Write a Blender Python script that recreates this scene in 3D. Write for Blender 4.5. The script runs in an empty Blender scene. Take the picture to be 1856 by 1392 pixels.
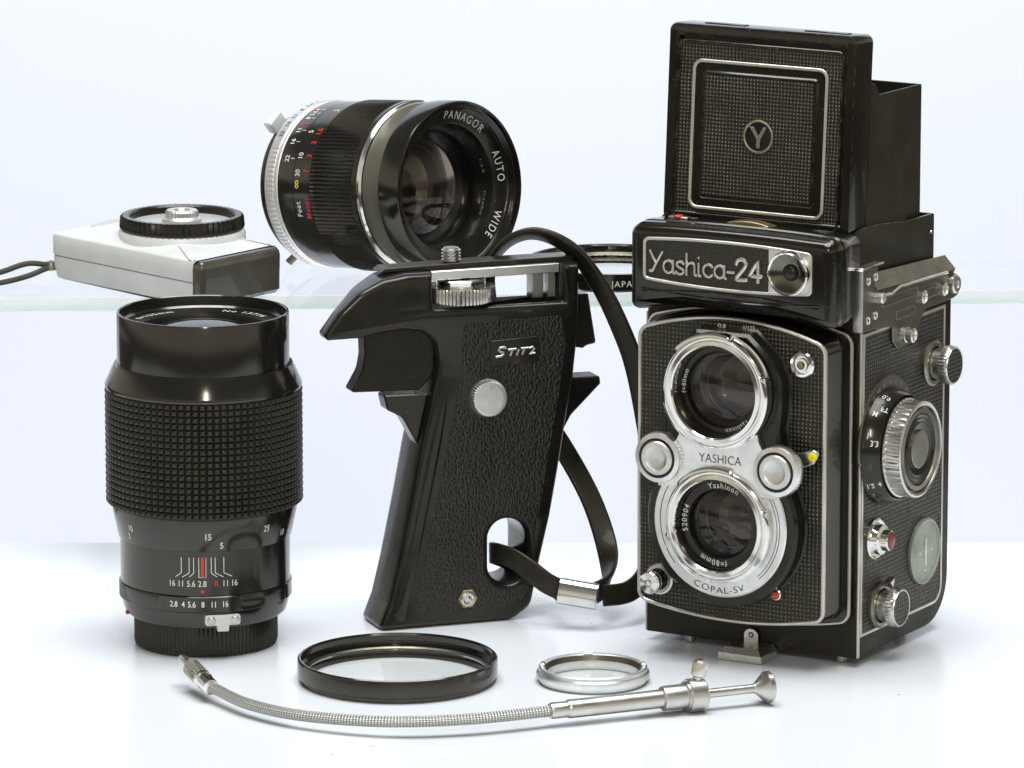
import bpy, bmesh, math, random
from mathutils import Matrix, Vector
from mathutils.geometry import tessellate_polygon
random.seed(7)
SC = bpy.context.scene
COL = SC.collection
MM = 0.001
R = math.radians
PI = math.pi
sin, cos = math.sin, math.cos

# ------------------------------------------------------------------ camera
CAM_P = R(11.6); SLANT = 1949.0; FPX = 11000.0
E0 = CAM_P + math.atan(454 / FPX)
cd = bpy.data.cameras.new('camera'); co = bpy.data.objects.new('camera', cd); COL.objects.link(co)
co.location = (0, -SLANT * cos(E0) * MM, SLANT * sin(E0) * MM)
co.rotation_euler = (PI / 2 - CAM_P, 0, 0)
cd.sensor_width = 36; cd.lens = 36 * FPX / 1856; cd.clip_start = 0.05; cd.clip_end = 50
cd.dof.use_dof = False
SC.camera = co

# ------------------------------------------------------------------ world, lamps, exposure
W = bpy.data.worlds.new('World'); SC.world = W; W.use_nodes = True
bg = W.node_tree.nodes['Background']; bg.inputs[1].default_value = 0.75
_tc = W.node_tree.nodes.new('ShaderNodeTexCoord'); _sp = W.node_tree.nodes.new('ShaderNodeSeparateXYZ'); _rp = W.node_tree.nodes.new('ShaderNodeValToRGB')
W.node_tree.links.new(_tc.outputs['Generated'], _sp.inputs[0]); W.node_tree.links.new(_sp.outputs[2], _rp.inputs[0]); W.node_tree.links.new(_rp.outputs[0], bg.inputs[0])
_e = _rp.color_ramp.elements                                            # unseen gradient shaped for fill and chrome contrast: bright horizon, darker above
_e[0].position = 0.0; _e[0].color = (.14, .125, .10, 1); _e[1].position = 1.0; _e[1].color = (.16, .15, .14, 1)
for p_, c_ in ((.02, (.30, .27, .22, 1)), (.07, (1.0, .92, .77, 1)), (.30, (.86, .80, .68, 1)), (.48, (.22, .21, .19, 1))): _x = _e.new(p_); _x.color = c_

def lamp(name, loc, target, sx, sy, watts, col):
    l = bpy.data.lights.new(name, 'AREA'); l.shape = 'RECTANGLE'; l.size = sx; l.size_y = sy; l.energy = watts; l.color = col
    o = bpy.data.objects.new(name, l); COL.objects.link(o); o.location = loc
    d = Vector(target) - Vector(loc); o.rotation_euler = d.to_track_quat('-Z', 'Y').to_euler()
    return o
lamp('overhead_lamp', (0.06, -0.34, 1.6), (0.06, -0.16, 0), 1.10, 0.75, 22.5, (0.965, 0.98, 1.0))
lamp('backdrop_fill', (0, 0.10, 1.1), (0, 0.62, 0.0), 1.0, 0.25, 7.6, (0.92, 0.985, 1.0))  # added unseen fill from above, brightens the backdrop
lamp('backdrop_low_fill', (0, 0.20, -1.0), (0, 0.62, 0.0), 1.0, 0.25, 12.2, (0.985, 0.97, 1.0))  # added fill hidden below the table, evens out the lower backdrop
lamp('front_lamp', (0.10, -1.9, 1.15), (0, 0, 0.05), 0.09, 0.45, 9.0, (1.0, 0.97, 0.90))
SC.view_settings.view_transform = 'Standard'; SC.view_settings.look = 'None'
SC.view_settings.exposure = 0.0; SC.view_settings.gamma = 1.0
SC.view_settings.use_curve_mapping = False
SC.render.engine = 'CYCLES'
SC.cycles.use_denoising = True
SC.cycles.max_bounces = 12; SC.cycles.transparent_max_bounces = 24; SC.cycles.glossy_bounces = 6
SC.cycles.caustics_reflective = False; SC.cycles.caustics_refractive = False
SC.cycles.sample_clamp_indirect = 6

# ------------------------------------------------------------------ materials
class NT:
    def __init__(s, name):
        s.m = bpy.data.materials.new(name); s.m.use_nodes = True
        s.t = s.m.node_tree; s.b = s.t.nodes['Principled BSDF']; s.out = s.t.nodes['Material Output']
    def n(s, typ, **kw):
        x = s.t.nodes.new(typ)
        for k, v in kw.items(): setattr(x, k, v)
        return x
    def l(s, a, b): s.t.links.new(a, b)
    def math(s, op, a, b=None, c=None, clamp=False):
        x = s.n('ShaderNodeMath', operation=op, use_clamp=clamp)
        for i, q in enumerate((a, b, c)):
            if q is None: continue
            if isinstance(q, (int, float)): x.inputs[i].default_value = q
            else: s.l(q, x.inputs[i])
        return x.outputs[0]
    def coord(s): return s.n('ShaderNodeTexCoord').outputs['Object']
    def mapr(s, v, a, b, c, d):
        x = s.n('ShaderNodeMapRange'); s.l(v, x.inputs[0])
        for i, q in enumerate((a, b, c, d)): x.inputs[i + 1].default_value = q
        return x.outputs[0]
    def noise(s, scale, detail=3, rough=.5, vec=None):
        x = s.n('ShaderNodeTexNoise'); x.inputs['Scale'].default_value = scale; x.inputs['Detail'].default_value = detail
        x.inputs['Roughness'].default_value = rough
        s.l(vec if vec is not None else s.coord(), x.inputs['Vector']); return x.outputs['Fac']
    def bump(s, h, dist, strength=1.0, prev=None):
        x = s.n('ShaderNodeBump'); x.inputs['Distance'].default_value = dist; x.inputs['Strength'].default_value = strength
        s.l(h, x.inputs['Height'])
        if prev is not None: s.l(prev, x.inputs['Normal'])
        return x.outputs[0]
    def setp(s, **kw):
        for k, v in kw.items(): s.b.inputs[k.replace('_', ' ')].default_value = v
    def dust(s, base, amount=1.0, scale=900):
        # fine pale dust specks lying on the surface, thin scratches of wear
        c = s.coord()
        v = s.n('ShaderNodeTexVoronoi'); v.inputs['Scale'].default_value = 1300; s.l(c, v.inputs['Vector'])
        d = s.math('LESS_THAN', v.outputs['Distance'], 0.17)
        k = s.n('ShaderNodeSeparateColor'); s.l(v.outputs['Color'], k.inputs[0])
        d = s.math('MULTIPLY', d, s.math('GREATER_THAN', k.outputs[0], 1 - 0.012 * amount))
        n = s.mapr(s.noise(60, 4), .35, .75, 0, 1)
        mx = s.n('ShaderNodeMix', data_type='RGBA'); s.l(d, mx.inputs[0])
        b2 = tuple(min(1, q * 1.5 + .003) for q in base)
        m0 = s.n('ShaderNodeMix', data_type='RGBA'); s.l(n, m0.inputs[0]); m0.inputs[6].default_value = (*base, 1); m0.inputs[7].default_value = (*b2, 1)
        s.l(m0.outputs[2], mx.inputs[6]); mx.inputs[7].default_value = (.22, .21, .18, 1)
        s.l(mx.outputs[2], s.b.inputs['Base Color'])
        return n

def painted(name, base, rough, coat=0.0, dust=1.0, orange=0.0, metal=0.0, wear=0.0):
    s = NT(name); s.setp(Metallic=metal, Roughness=rough)
    s.b.inputs['Specular IOR Level'].default_value = .28; s.b.inputs['Specular Tint'].default_value = (1, .92, .74, 1); s.b.inputs['Coat Weight'].default_value = coat; s.b.inputs['Coat Roughness'].default_value = .08
    n = s.dust(base, dust)
    sm = s.mapr(s.noise(28, 5, .62), .35, .68, -.28, .38)
    s.l(s.math('MULTIPLY_ADD', sm, rough, s.mapr(n, 0, 1, rough * .85, min(1, rough * 1.2))), s.b.inputs['Roughness'])
    if wear:
        bv = s.n('ShaderNodeBevel', samples=4); bv.inputs['Radius'].default_value = .0005
        ge = s.n('ShaderNodeNewGeometry'); dt = s.n('ShaderNodeVectorMath', operation='DOT_PRODUCT'); s.l(bv.outputs[0], dt.inputs[0]); s.l(ge.outputs['Normal'], dt.inputs[1])
        ed = s.mapr(dt.outputs['Value'], .97, .80, 0, 1)
        ed = s.math('MULTIPLY', s.math('MULTIPLY', ed, s.mapr(s.noise(260, 4, .7), .48, .62, 0, 1)), wear, clamp=True)
        pv = s.b.inputs['Base Color'].links[0].from_socket
        mw = s.n('ShaderNodeMix', data_type='RGBA'); s.l(ed, mw.inputs[0]); s.l(pv, mw.inputs[6]); mw.inputs[7].default_value = (.20, .175, .12, 1)
        s.l(mw.outputs[2], s.b.inputs['Base Color'])
    if orange: s.l(s.bump(s.noise(1500, 2), orange), s.b.inputs['Normal'])
    return s.m

def metal(name, base, rough, brushed=None, wear=0.15):
    s = NT(name); s.setp(Metallic=1.0, Roughness=rough)
    n = s.mapr(s.noise(120, 5, .6), .35, .7, 0, 1)
    m0 = s.n('ShaderNodeMix', data_type='RGBA'); s.l(n, m0.inputs[0])
    m0.inputs[6].default_value = (*base, 1); m0.inputs[7].default_value = (*[q * (1 - wear) for q in base], 1)
    s.l(m0.outputs[2], s.b.inputs['Base Color'])
    s.l(s.mapr(n, 0, 1, rough, rough * 1.5), s.b.inputs['Roughness'])
    if brushed:
        mp = s.n('ShaderNodeMapping'); mp.inputs['Scale'].default_value = brushed; s.l(s.coord(), mp.inputs['Vector'])
        s.l(s.bump(s.noise(1, 3, .6, mp.outputs[0]), .00004, .7), s.b.inputs['Normal'])
    return s.m

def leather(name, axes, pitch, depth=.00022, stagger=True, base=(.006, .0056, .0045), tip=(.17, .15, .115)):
    s = NT(name); s.setp(Roughness=.38)
    sp = s.n('ShaderNodeSeparateXYZ'); s.l(s.coord(), sp.inputs[0])
    a, b = sp.outputs[axes[0]], sp.outputs[axes[1]]
    # a little unevenness in the weave so that rows wander
    a = s.math('ADD', a, s.math('MULTIPLY', s.math('SUBTRACT', s.noise(140, 2), .5), pitch * .0007))
    k = 2 * PI / (pitch * MM)
    if stagger:
        p, q = s.math('ADD', a, b), s.math('SUBTRACT', a, b); k = k / 2
    else: p, q = a, b
    h = s.math('MULTIPLY', s.math('SINE', s.math('MULTIPLY', p, k)), s.math('SINE', s.math('MULTIPLY', q, k)))
    h = s.mapr(h, -.15 if stagger else -.3, .75, 0, 1)
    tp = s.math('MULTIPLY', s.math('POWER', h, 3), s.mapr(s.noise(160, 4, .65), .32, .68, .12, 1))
    m0 = s.n('ShaderNodeMix', data_type='RGBA'); s.l(tp, m0.inputs[0]); m0.inputs[6].default_value = (*base, 1); m0.inputs[7].default_value = (*tip, 1)  # paler dot tips: glints painted into the colour, broken up like wear
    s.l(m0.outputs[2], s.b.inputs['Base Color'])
    nb = s.bump(s.noise(2600, 2), .00003)
    s.l(s.bump(h, depth, 1.0, nb), s.b.inputs['Normal'])
    s.l(s.mapr(s.noise(700, 3), .3, .7, .26, .5), s.b.inputs['Roughness'])
    s.b.inputs['Specular IOR Level'].default_value = .5; s.b.inputs['Specular Tint'].default_value = (1, .92, .74, 1)
    return s.m

def plain(name, base, rough=.4, **kw):
    s = NT(name); s.setp(Roughness=rough, **kw)
    n = s.mapr(s.noise(90, 4), .3, .75, 0, 1)
    m0 = s.n('ShaderNodeMix', data_type='RGBA'); s.l(n, m0.inputs[0])
    m0.inputs[6].default_value = (*base, 1); m0.inputs[7].default_value = (*[q * .86 for q in base], 1)
    s.l(m0.outputs[2], s.b.inputs['Base Color'])
    return s.m

def thin_glass(name, tint, refl, gtint=(1, 1, 1), lo=.04):
    s = NT(name); s.t.nodes.remove(s.b)
    tr = s.n('ShaderNodeBsdfTransparent'); tr.inputs[0].default_value = (*tint, 1)
    gl = s.n('ShaderNodeBsdfGlossy'); gl.inputs[0].default_value = (*gtint, 1); gl.inputs['Roughness'].default_value = .02
    lw = s.n('ShaderNodeLayerWeight'); lw.inputs[0].default_value = .25
    f = s.mapr(lw.outputs['Fresnel'], 0, 1, lo, refl)
    mx = s.n('ShaderNodeMixShader'); s.l(f, mx.inputs[0]); s.l(tr.outputs[0], mx.inputs[1]); s.l(gl.outputs[0], mx.inputs[2])
    s.l(mx.outputs[0], s.out.inputs[0]); return s.m

M = {}
M['black_paint'] = painted('black_paint', (.0065, .0055, .0038), .20, .6, .8, .00002, wear=.9)
M['black_matte'] = painted('black_matte', (.0085, .0072, .0048), .40, 0, 1, wear=.8)
M['black_anod'] = painted('black_anodised', (.011, .0105, .0085), .22, .3, .5)
def turned():
    s = NT('turned_black_metal'); s.setp(Roughness=.15, Anisotropic=.3, Anisotropic_Rotation=.25); s.b.inputs['Specular IOR Level'].default_value = .8; s.b.inputs['Specular Tint'].default_value = (1, .95, .86, 1)
    s.dust((.006, .0055, .0045), .4)
    tg = s.n('ShaderNodeTangent', direction_type='RADIAL', axis='Z'); s.l(tg.outputs[0], s.b.inputs['Tangent'])
    return s.m
M['black_turned'] = turned()
M['barrel_grey'] = painted('barrel_grey', (.030, .026, .021), .30, 0, .2)
M['collar_grey'] = painted('collar_grey', (.085, .080, .064), .32, .1, .3)
M['black_satin'] = painted('black_satin', (.007, .0066, .0055), .28, .25, .5)
M['hood_metal'] = painted('hood_metal', (.013, .0108, .0068), .34, .15, .8, wear=.9)
M['inner_black'] = painted('inner_black', (.006, .006, .006), .45, 0, .3)
M['grip_plastic'] = painted('grip_plastic', (.0095, .0086, .0070), .29, .3, .5, .00003)
M['rubber'] = painted('rubber', (.019, .017, .0125), .36, .12, .8, .00003)
M['strap'] = painted('strap_vinyl', (.013, .0112, .0075), .36, .1, .8, .00007)
M['chrome'] = metal('chrome', (.80, .79, .76), .10)
M['steel'] = metal('satin_steel', (.66, .65, .61), .24)
M['alu'] = metal('brushed_aluminium', (.74, .73, .70), .34, (400, 6000, 400))
M['alu_bright'] = metal('bright_aluminium', (.84, .84, .82), .30)
M['silver_ring'] = metal('silver_ring', (.88, .88, .87), .46)
M['pale_disc'] = metal('pale_disc', (.46, .49, .43), .5)
M['trim'] = metal('trim_metal', (.66, .63, .56), .34)
M['dull_metal'] = metal('dull_nickel', (.30, .285, .23), .36, None, .3)
M['dark_metal'] = metal('dark_nickel', (.20, .19, .15), .34, None, .3)
M['funnel'] = metal('polished_funnel', (.17, .16, .13), .16)
M['brass'] = metal('brass', (.38, .30, .17), .35)
M['bronze'] = metal('bronze', (.30, .26, .19), .38)
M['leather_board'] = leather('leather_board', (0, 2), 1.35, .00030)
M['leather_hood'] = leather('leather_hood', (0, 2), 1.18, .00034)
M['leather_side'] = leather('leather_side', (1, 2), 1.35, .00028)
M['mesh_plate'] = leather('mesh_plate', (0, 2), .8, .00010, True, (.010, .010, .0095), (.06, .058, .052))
def pebble():
    s = NT('pebbled_plastic'); s.setp(Roughness=.36); s.dust((.0085, .0078, .0064), .6); s.b.inputs['Specular Tint'].default_value = (1, .94, .82, 1)
    mp = s.n('ShaderNodeMapping'); mp.inputs['Scale'].default_value = (1, 1, 0.72); s.l(s.coord(), mp.inputs[0])
    nz = s.n('ShaderNodeTexNoise'); nz.inputs['Scale'].default_value = 500; s.l(mp.outputs[0], nz.inputs['Vector'])
    ad = s.n('ShaderNodeVectorMath', operation='MULTIPLY_ADD'); s.l(nz.outputs['Color'], ad.inputs[0]); ad.inputs[1].default_value = (.0009,) * 3; s.l(mp.outputs[0], ad.inputs[2])
    v = s.n('ShaderNodeTexVoronoi', feature='F1'); v.inputs['Scale'].default_value = 1150; s.l(ad.outputs[0], v.inputs['Vector'])
    h = s.mapr(v.outputs['Distance'], .1, .75, 1, 0); s.setp(Roughness=.42)
    s.l(s.bump(h, .00034, .9), s.b.inputs['Normal']); s.b.inputs['Specular IOR Level'].default_value = .5
    return s.m
M['pebble'] = pebble()
M['white_plastic'] = plain('white_plastic', (.66, .67, .655), .45)
M['grey_plastic'] = plain('grey_plastic', (.46, .47, .46), .4)
M['white_ink'] = plain('white_ink', (.82, .80, .72), .5)
M['grey_ink'] = plain('grey_ink', (.33, .32, .28), .5)
M['black_ink'] = plain('black_ink', (.015, .014, .012), .5)
M['red_ink'] = plain('red_ink', (.70, .035, .02), .45)
M['yellow_ink'] = plain('yellow_ink', (.72, .58, .12), .45)
M['red_enamel'] = plain('red_enamel', (.55, .05, .025), .25)
M['dark_red'] = plain('dark_red_enamel', (.20, .022, .012), .3)
M['yellow_enamel'] = plain('yellow_enamel', (.85, .70, .02), .25)
M['cord'] = plain('cord', (.055, .050, .034), .7)
def sheet(name, base, rough, grit=1.0):
    s = NT(name); s.setp(Roughness=rough); n = s.mapr(s.noise(3, 3), .3, .75, 0, 1)
    m0 = s.n('ShaderNodeMix', data_type='RGBA'); s.l(n, m0.inputs[0]); m0.inputs[6].default_value = (*base, 1); m0.inputs[7].default_value = (*[q * .985 for q in base], 1)
    v = s.n('ShaderNodeTexVoronoi'); v.inputs['Scale'].default_value = 75; s.l(s.coord(), v.inputs['Vector'])      # scattered specks of grit
    k = s.n('ShaderNodeSeparateColor'); s.l(v.outputs['Color'], k.inputs[0])
    d = s.math('MULTIPLY', s.math('LESS_THAN', v.outputs['Distance'], .035), s.math('GREATER_THAN', k.outputs[0], 1 - .12 * grit))
    m1 = s.n('ShaderNodeMix', data_type='RGBA'); s.l(d, m1.inputs[0]); s.l(m0.outputs[2], m1.inputs[6]); m1.inputs[7].default_value = (.30, .29, .27, 1)
    s.l(m1.outputs[2], s.b.inputs['Base Color']); s.b.inputs['Specular IOR Level'].default_value = .3; return s.m
M['table'] = sheet('white_tabletop', (.805, .83, .862), .22)
M['paper'] = sheet('white_backdrop', (.775, .82, .93), .8, 0)
M['lens_glass'] = thin_glass('coated_lens_glass', (.93, .93, .96), .32, (.95, .90, .92), .03)
M['lens_glass_bright'] = thin_glass('bright_coated_glass', (.9, .9, .9), .9, (1, 1, .97), .10)
M['lens_glass_amber'] = thin_glass('amber_coated_glass', (.95, .92, .88), .26, (1, .84, .64), .035)
M['filter_glass'] = thin_glass('filter_glass', (.95, .95, .93), .45, (1, 1, 1), .03)
M['shelf_glass'] = thin_glass('shelf_glass', (.992, .997, .994), .12, (1, 1, 1), .01)
def edge_glass():
    s = NT('green_glass_edge'); s.t.nodes.remove(s.b)
    sp = s.n('ShaderNodeSeparateXYZ'); s.l(s.coord(), sp.inputs[0])
    f = s.mapr(sp.outputs[2], .0010, .0026, 0, 1)          # the lower half of the polished edge shows the deeper green of the glass
    c = s.n('ShaderNodeMix', data_type='RGBA'); s.l(f, c.inputs[0]); c.inputs[6].default_value = (.89, .957, .915, 1); c.inputs[7].default_value = (.97, .985, .955, 1)
    tr = s.n('ShaderNodeBsdfTransparent'); s.l(c.outputs[2], tr.inputs[0])
    df = s.n('ShaderNodeBsdfDiffuse'); s.l(c.outputs[2], df.inputs[0])
    b = s.n('ShaderNodeMixShader'); b.inputs[0].default_value = .22; s.l(tr.outputs[0], b.inputs[1]); s.l(df.outputs[0], b.inputs[2])
    s.l(b.outputs[0], s.out.inputs[0]); return s.m
M['edge_glass'] = edge_glass()
def smoky():
    s = NT('smoky_plastic'); s.setp(Base_Color=(.030, .028, .022, 1), Roughness=.24); s.b.inputs['Coat Weight'].default_value = .5
    s.dust((.050, .046, .036), 1.2); return s.m
M['smoky'] = smoky()

# ------------------------------------------------------------------ mesh builder (millimetres in, metres out)
I4 = Matrix.Identity(4)
def T(x, y, z): return Matrix.Translation((x, y, z))
def RX(a): return Matrix.Rotation(R(a), 4, 'X')
def RY(a): return Matrix.Rotation(R(a), 4, 'Y')
def RZ(a): return Matrix.Rotation(R(a), 4, 'Z')
FRONT = Matrix(((1, 0, 0, 0), (0, 0, -1, 0), (0, 1, 0, 0), (0, 0, 0, 1)))      # (x, y, z) -> (x, -z, y): drawing plane facing -Y, z towards the viewer
SIDE = Matrix(((0, 0, 1, 0), (1, 0, 0, 0), (0, 1, 0, 0), (0, 0, 0, 1)))        # (x, y, z) -> (z, x, y): drawing plane facing +X

class MB:
    def __init__(s, mat=None): s.v = []; s.f = []; s.m = mat or I4
    def add(s, vs, fs, m=None):
        mm = s.m @ m if m is not None else s.m
        o = len(s.v); s.v += [mm @ Vector(p) for p in vs]; s.f += [tuple(i + o for i in f) for f in fs]; return s
    def loft(s, loops, cap0=True, cap1=True, m=None, close=False):
        n = len(loops[0]); vs = [p for l in loops for p in l]; fs = []
        L = len(loops)
        for k in range(L if close else L - 1):
            k2 = (k + 1) % L
            for i in range(n):
                j = (i + 1) % n; fs.append((k * n + i, k * n + j, k2 * n + j, k2 * n + i))
        if cap0 and not close: fs.append(tuple(reversed(range(n))))
        if cap1 and not close: fs.append(tuple((L - 1) * n + i for i in range(n)))
        return s.add(vs, fs, m)
    def lathe(s, prof, n=64, m=None, rf=None, cap0=False, cap1=False, close=False):
        loops = []
        for pi_, (r, z) in enumerate(prof):
            lp = []
            for i in range(n):
                a = 2 * PI * i / n; rr = rf(i, pi_, r, z) if rf else r
                lp.append((rr * cos(a), rr * sin(a), z))
            loops.append(lp)
        return s.loft(loops, cap0, cap1, m, close)
    def prism(s, poly, z0, z1, m=None, bev=0.0):
        if bev:
            a = offset(poly, bev)
            return s.loft([[(x, y, z0) for x, y in a], [(x, y, z0 + bev) for x, y in poly], [(x, y, z1 - bev) for x, y in poly], [(x, y, z1) for x, y in a]], m=m)
        return s.loft([[(x, y, z0) for x, y in poly], [(x, y, z1) for x, y in poly]], m=m)
    def layers(s, poly, lay, m=None, cap0=True, cap1=True):
        return s.loft([[(x, y, z) for x, y in offset(poly, d)] for z, d in lay], cap0, cap1, m)
    def frame(s, poly, w, z0, z1, m=None, bev=.12):
        a, b = poly, offset(poly, w); a2, b2 = offset(poly, bev), offset(poly, w - bev)
        return s.loft([[(x, y, z0) for x, y in a], [(x, y, z1 - bev) for x, y in a], [(x, y, z1) for x, y in a2], [(x, y, z1) for x, y in b2], [(x, y, z1 - bev) for x, y in b], [(x, y, z0) for x, y in b]], m=m, close=True)
    def holed(s, outer, holes, lay, m=None):
        # solid with through holes; lay = [(z, inset)]
        rings = [outer] + holes
        for ri, rg in enumerate(rings):
            sg = 1
            lp = [[(x, y, z) for x, y in offset(rg, d if ri == 0 else -d)] for z, d in lay]
            if ri: lp = [list(reversed(q)) for q in lp]
            s.loft(lp, False, False, m)
        for k, rev in ((0, True), (-1, False)):
            z, d = lay[k]
            pts = [[Vector((x, y, 0)) for x, y in offset(rg, d if ri == 0 else -d)] for ri, rg in enumerate(rings)]
            tri = tessellate_polygon(pts); flat = [(p.x, p.y, z) for q in pts for p in q]
            s.add(flat, [tuple(reversed(t)) if rev else tuple(t) for t in tri], m)
        return s
    def box(s, x0, x1, y0, y1, z0, z1, bev=.15, m=None):
        b = min(bev, (x1 - x0) / 3, (y1 - y0) / 3, (z1 - z0) / 3)
        return s.prism([(x0, y0), (x1, y0), (x1, y1), (x0, y1)] if not b else rrect(x0, x1, y0, y1, b, 2), z0, z1, m, b)
    def tube(s, pts, r, n=10, m=None, caps=True, flat=(1, 1)):
        pts = [Vector(p) for p in pts]; loops = []; up = Vector((0, 0, 1))
        prev = None
        for i, p in enumerate(pts):
            t = (pts[min(i + 1, len(pts) - 1)] - pts[max(i - 1, 0)]).normalized()
            if prev is None:
                a = up.cross(t)
                if a.length < .1: a = Vector((1, 0, 0)).cross(t)
            else: a = prev - t * prev.dot(t)
            a.normalize(); prev = a; b = t.cross(a)
            rr = r[i] if isinstance(r, (list, tuple)) else r
            loops.append([tuple(p + a * rr * flat[0] * cos(2 * PI * k / n) + b * rr * flat[1] * sin(2 * PI * k / n)) for k in range(n)])
        return s.loft(loops, caps, caps, m)
    def build(s, name, mat, parent=None, smooth=32, mats=None):
        me = bpy.data.meshes.new(name)
        me.from_pydata([p * MM for p in s.v], [], s.f)
        bm = bmesh.new(); bm.from_mesh(me); bmesh.ops.remove_doubles(bm, verts=bm.verts, dist=1e-7)
        bmesh.ops.recalc_face_normals(bm, faces=bm.faces); bm.to_mesh(me); bm.free()
        if smooth:
            me.polygons.foreach_set('use_smooth', [True] * len(me.polygons)); me.set_sharp_from_angle(angle=R(smooth))
        me.materials.append(M[mat] if isinstance(mat, str) else mat)
        o = bpy.data.objects.new(name, me); COL.objects.link(o)
        if parent: o.parent = parent
        return o

def offset(poly, d):
    if abs(d) < 1e-9: return list(poly)
    n = len(poly); A = sum(poly[i][0] * poly[(i + 1) % n][1] - poly[(i + 1) % n][0] * poly[i][1] for i in range(n))
    sg = 1 if A > 0 else -1; out = []
    for i in range(n):
        p0, p1, p2 = Vector(poly[i - 1]), Vector(poly[i]), Vector(poly[(i + 1) % n])
        e1, e2 = (p1 - p0), (p2 - p1)
        if e1.length < 1e-9: e1 = e2
        if e2.length < 1e-9: e2 = e1
        e1, e2 = e1.normalized(), e2.normalized()
        n1, n2 = Vector((-e1.y, e1.x)) * sg, Vector((-e2.y, e2.x)) * sg
        b = n1 + n2
        if b.length < 1e-6: b = n1
        b.normalize(); c = max(.35, b.dot(n1)); q = p1 + b * (d / c); out.append((q.x, q.y))
    return out

def fillet(pts, seg=6):
    # pts: (x, y) or (x, y, r)
    out = []; n = len(pts)
    for i, p in enumerate(pts):
        r = p[2] if len(p) > 2 else 0
        if not r: out.append((p[0], p[1])); continue
        P = Vector(p[:2]); A = (Vector(pts[i - 1][:2]) - P); B = (Vector(pts[(i + 1) % n][:2]) - P)
        la, lb = A.length, B.length; A.normalize(); B.normalize()
        ang = A.angle(B); t = min(r / math.tan(ang / 2), la * .49, lb * .49); rr = t * math.tan(ang / 2)
        C = P + (A + B).normalized() * (rr / sin(ang / 2))
        s0, s1 = P + A * t - C, P + B * t - C
        a0, a1 = math.atan2(s0.y, s0.x), math.atan2(s1.y, s1.x); da = (a1 - a0 + PI) % (2 * PI) - PI
        for k in range(seg + 1):
            a = a0 + da * k / seg; out.append((C.x + rr * cos(a), C.y + rr * sin(a)))
    return out
def rrect(x0, x1, y0, y1, r, seg=5): return fillet([(x0, y0, r), (x1, y0, r), (x1, y1, r), (x0, y1, r)], seg)
def circ(cx, cy, r, n=40, ry=None): return [(cx + r * cos(2 * PI * i / n), cy + (ry or r) * sin(2 * PI * i / n)) for i in range(n)]
def arcpts(x0, x1, f, n=16): return [(x0 + (x1 - x0) * i / n, f(x0 + (x1 - x0) * i / n)) for i in range(n + 1)]
def crom(pts, k=8):
    P = [Vector(p) for p in pts]; out = []
    for i in range(len(P) - 1):
        a, b, c, d = P[max(i - 1, 0)], P[i], P[i + 1], P[min(i + 2, len(P) - 1)]
        for j in range(k):
            t = j / k
            out.append(.5 * ((2 * b) + (c - a) * t + (2 * a - 5 * b + 4 * c - d) * t * t + (3 * b - a - 3 * c + d) * t ** 3))
    out.append(P[-1]); return out

# ------------------------------------------------------------------ lettering
def textmesh(body, h, stretch=1.0, bold=0.0, space=1.0, align='CENTER'):
    c = bpy.data.curves.new('lettering', 'FONT'); c.body = body; c.align_x = align; c.resolution_u = 3; c.offset = bold; c.space_character = space
    c.size = 1.0; c.fill_mode = 'FRONT'
    o = bpy.data.objects.new('lettering', c); COL.objects.link(o)
    dg = bpy.context.evaluated_depsgraph_get(); dg.update(); me = bpy.data.meshes.new_from_object(o.evaluated_get(dg))
    k = h / 0.72
    vs = [(v.co.x * k * stretch, v.co.y * k) for v in me.vertices]; fs = [tuple(p.vertices) for p in me.polygons]
    bpy.data.objects.remove(o); bpy.data.curves.remove(c); bpy.data.meshes.remove(me)
    return vs, fs
def text(mb, body, h, fn, rot=0, **kw):
    vs, fs = textmesh(body, h, **kw); a = R(rot); ca, sa = cos(a), sin(a)
    vs = [(x, y - h / 2) for x, y in vs]; vs = [(x * ca - y * sa, x * sa + y * ca) for x, y in vs]
    mb.add([fn(x, y) for x, y in vs], fs); return mb
def on_plane(cx, cy, z, mat=I4):
    return lambda x, y: tuple(mat @ Vector((cx + x, cy + y, z)))
def on_cyl(ang, z, r, slope=0.0):                      # upright text round a vertical cylinder, seen from outside
    def f(x, y):
        a = R(ang) + x / r; rr = r + slope * y; return (rr * cos(a), rr * sin(a), z + y)
    return f
def on_ring(ang, r, z, inward=False):                 # text round a flat ring (axis +z towards the reader); tops outward
    def f(x, y):
        if inward: a = R(ang) + x / r; rr = r - y
        else: a = R(ang) - x / r; rr = r + y
        return (rr * cos(a), rr * sin(a), z)
    return f
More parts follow.
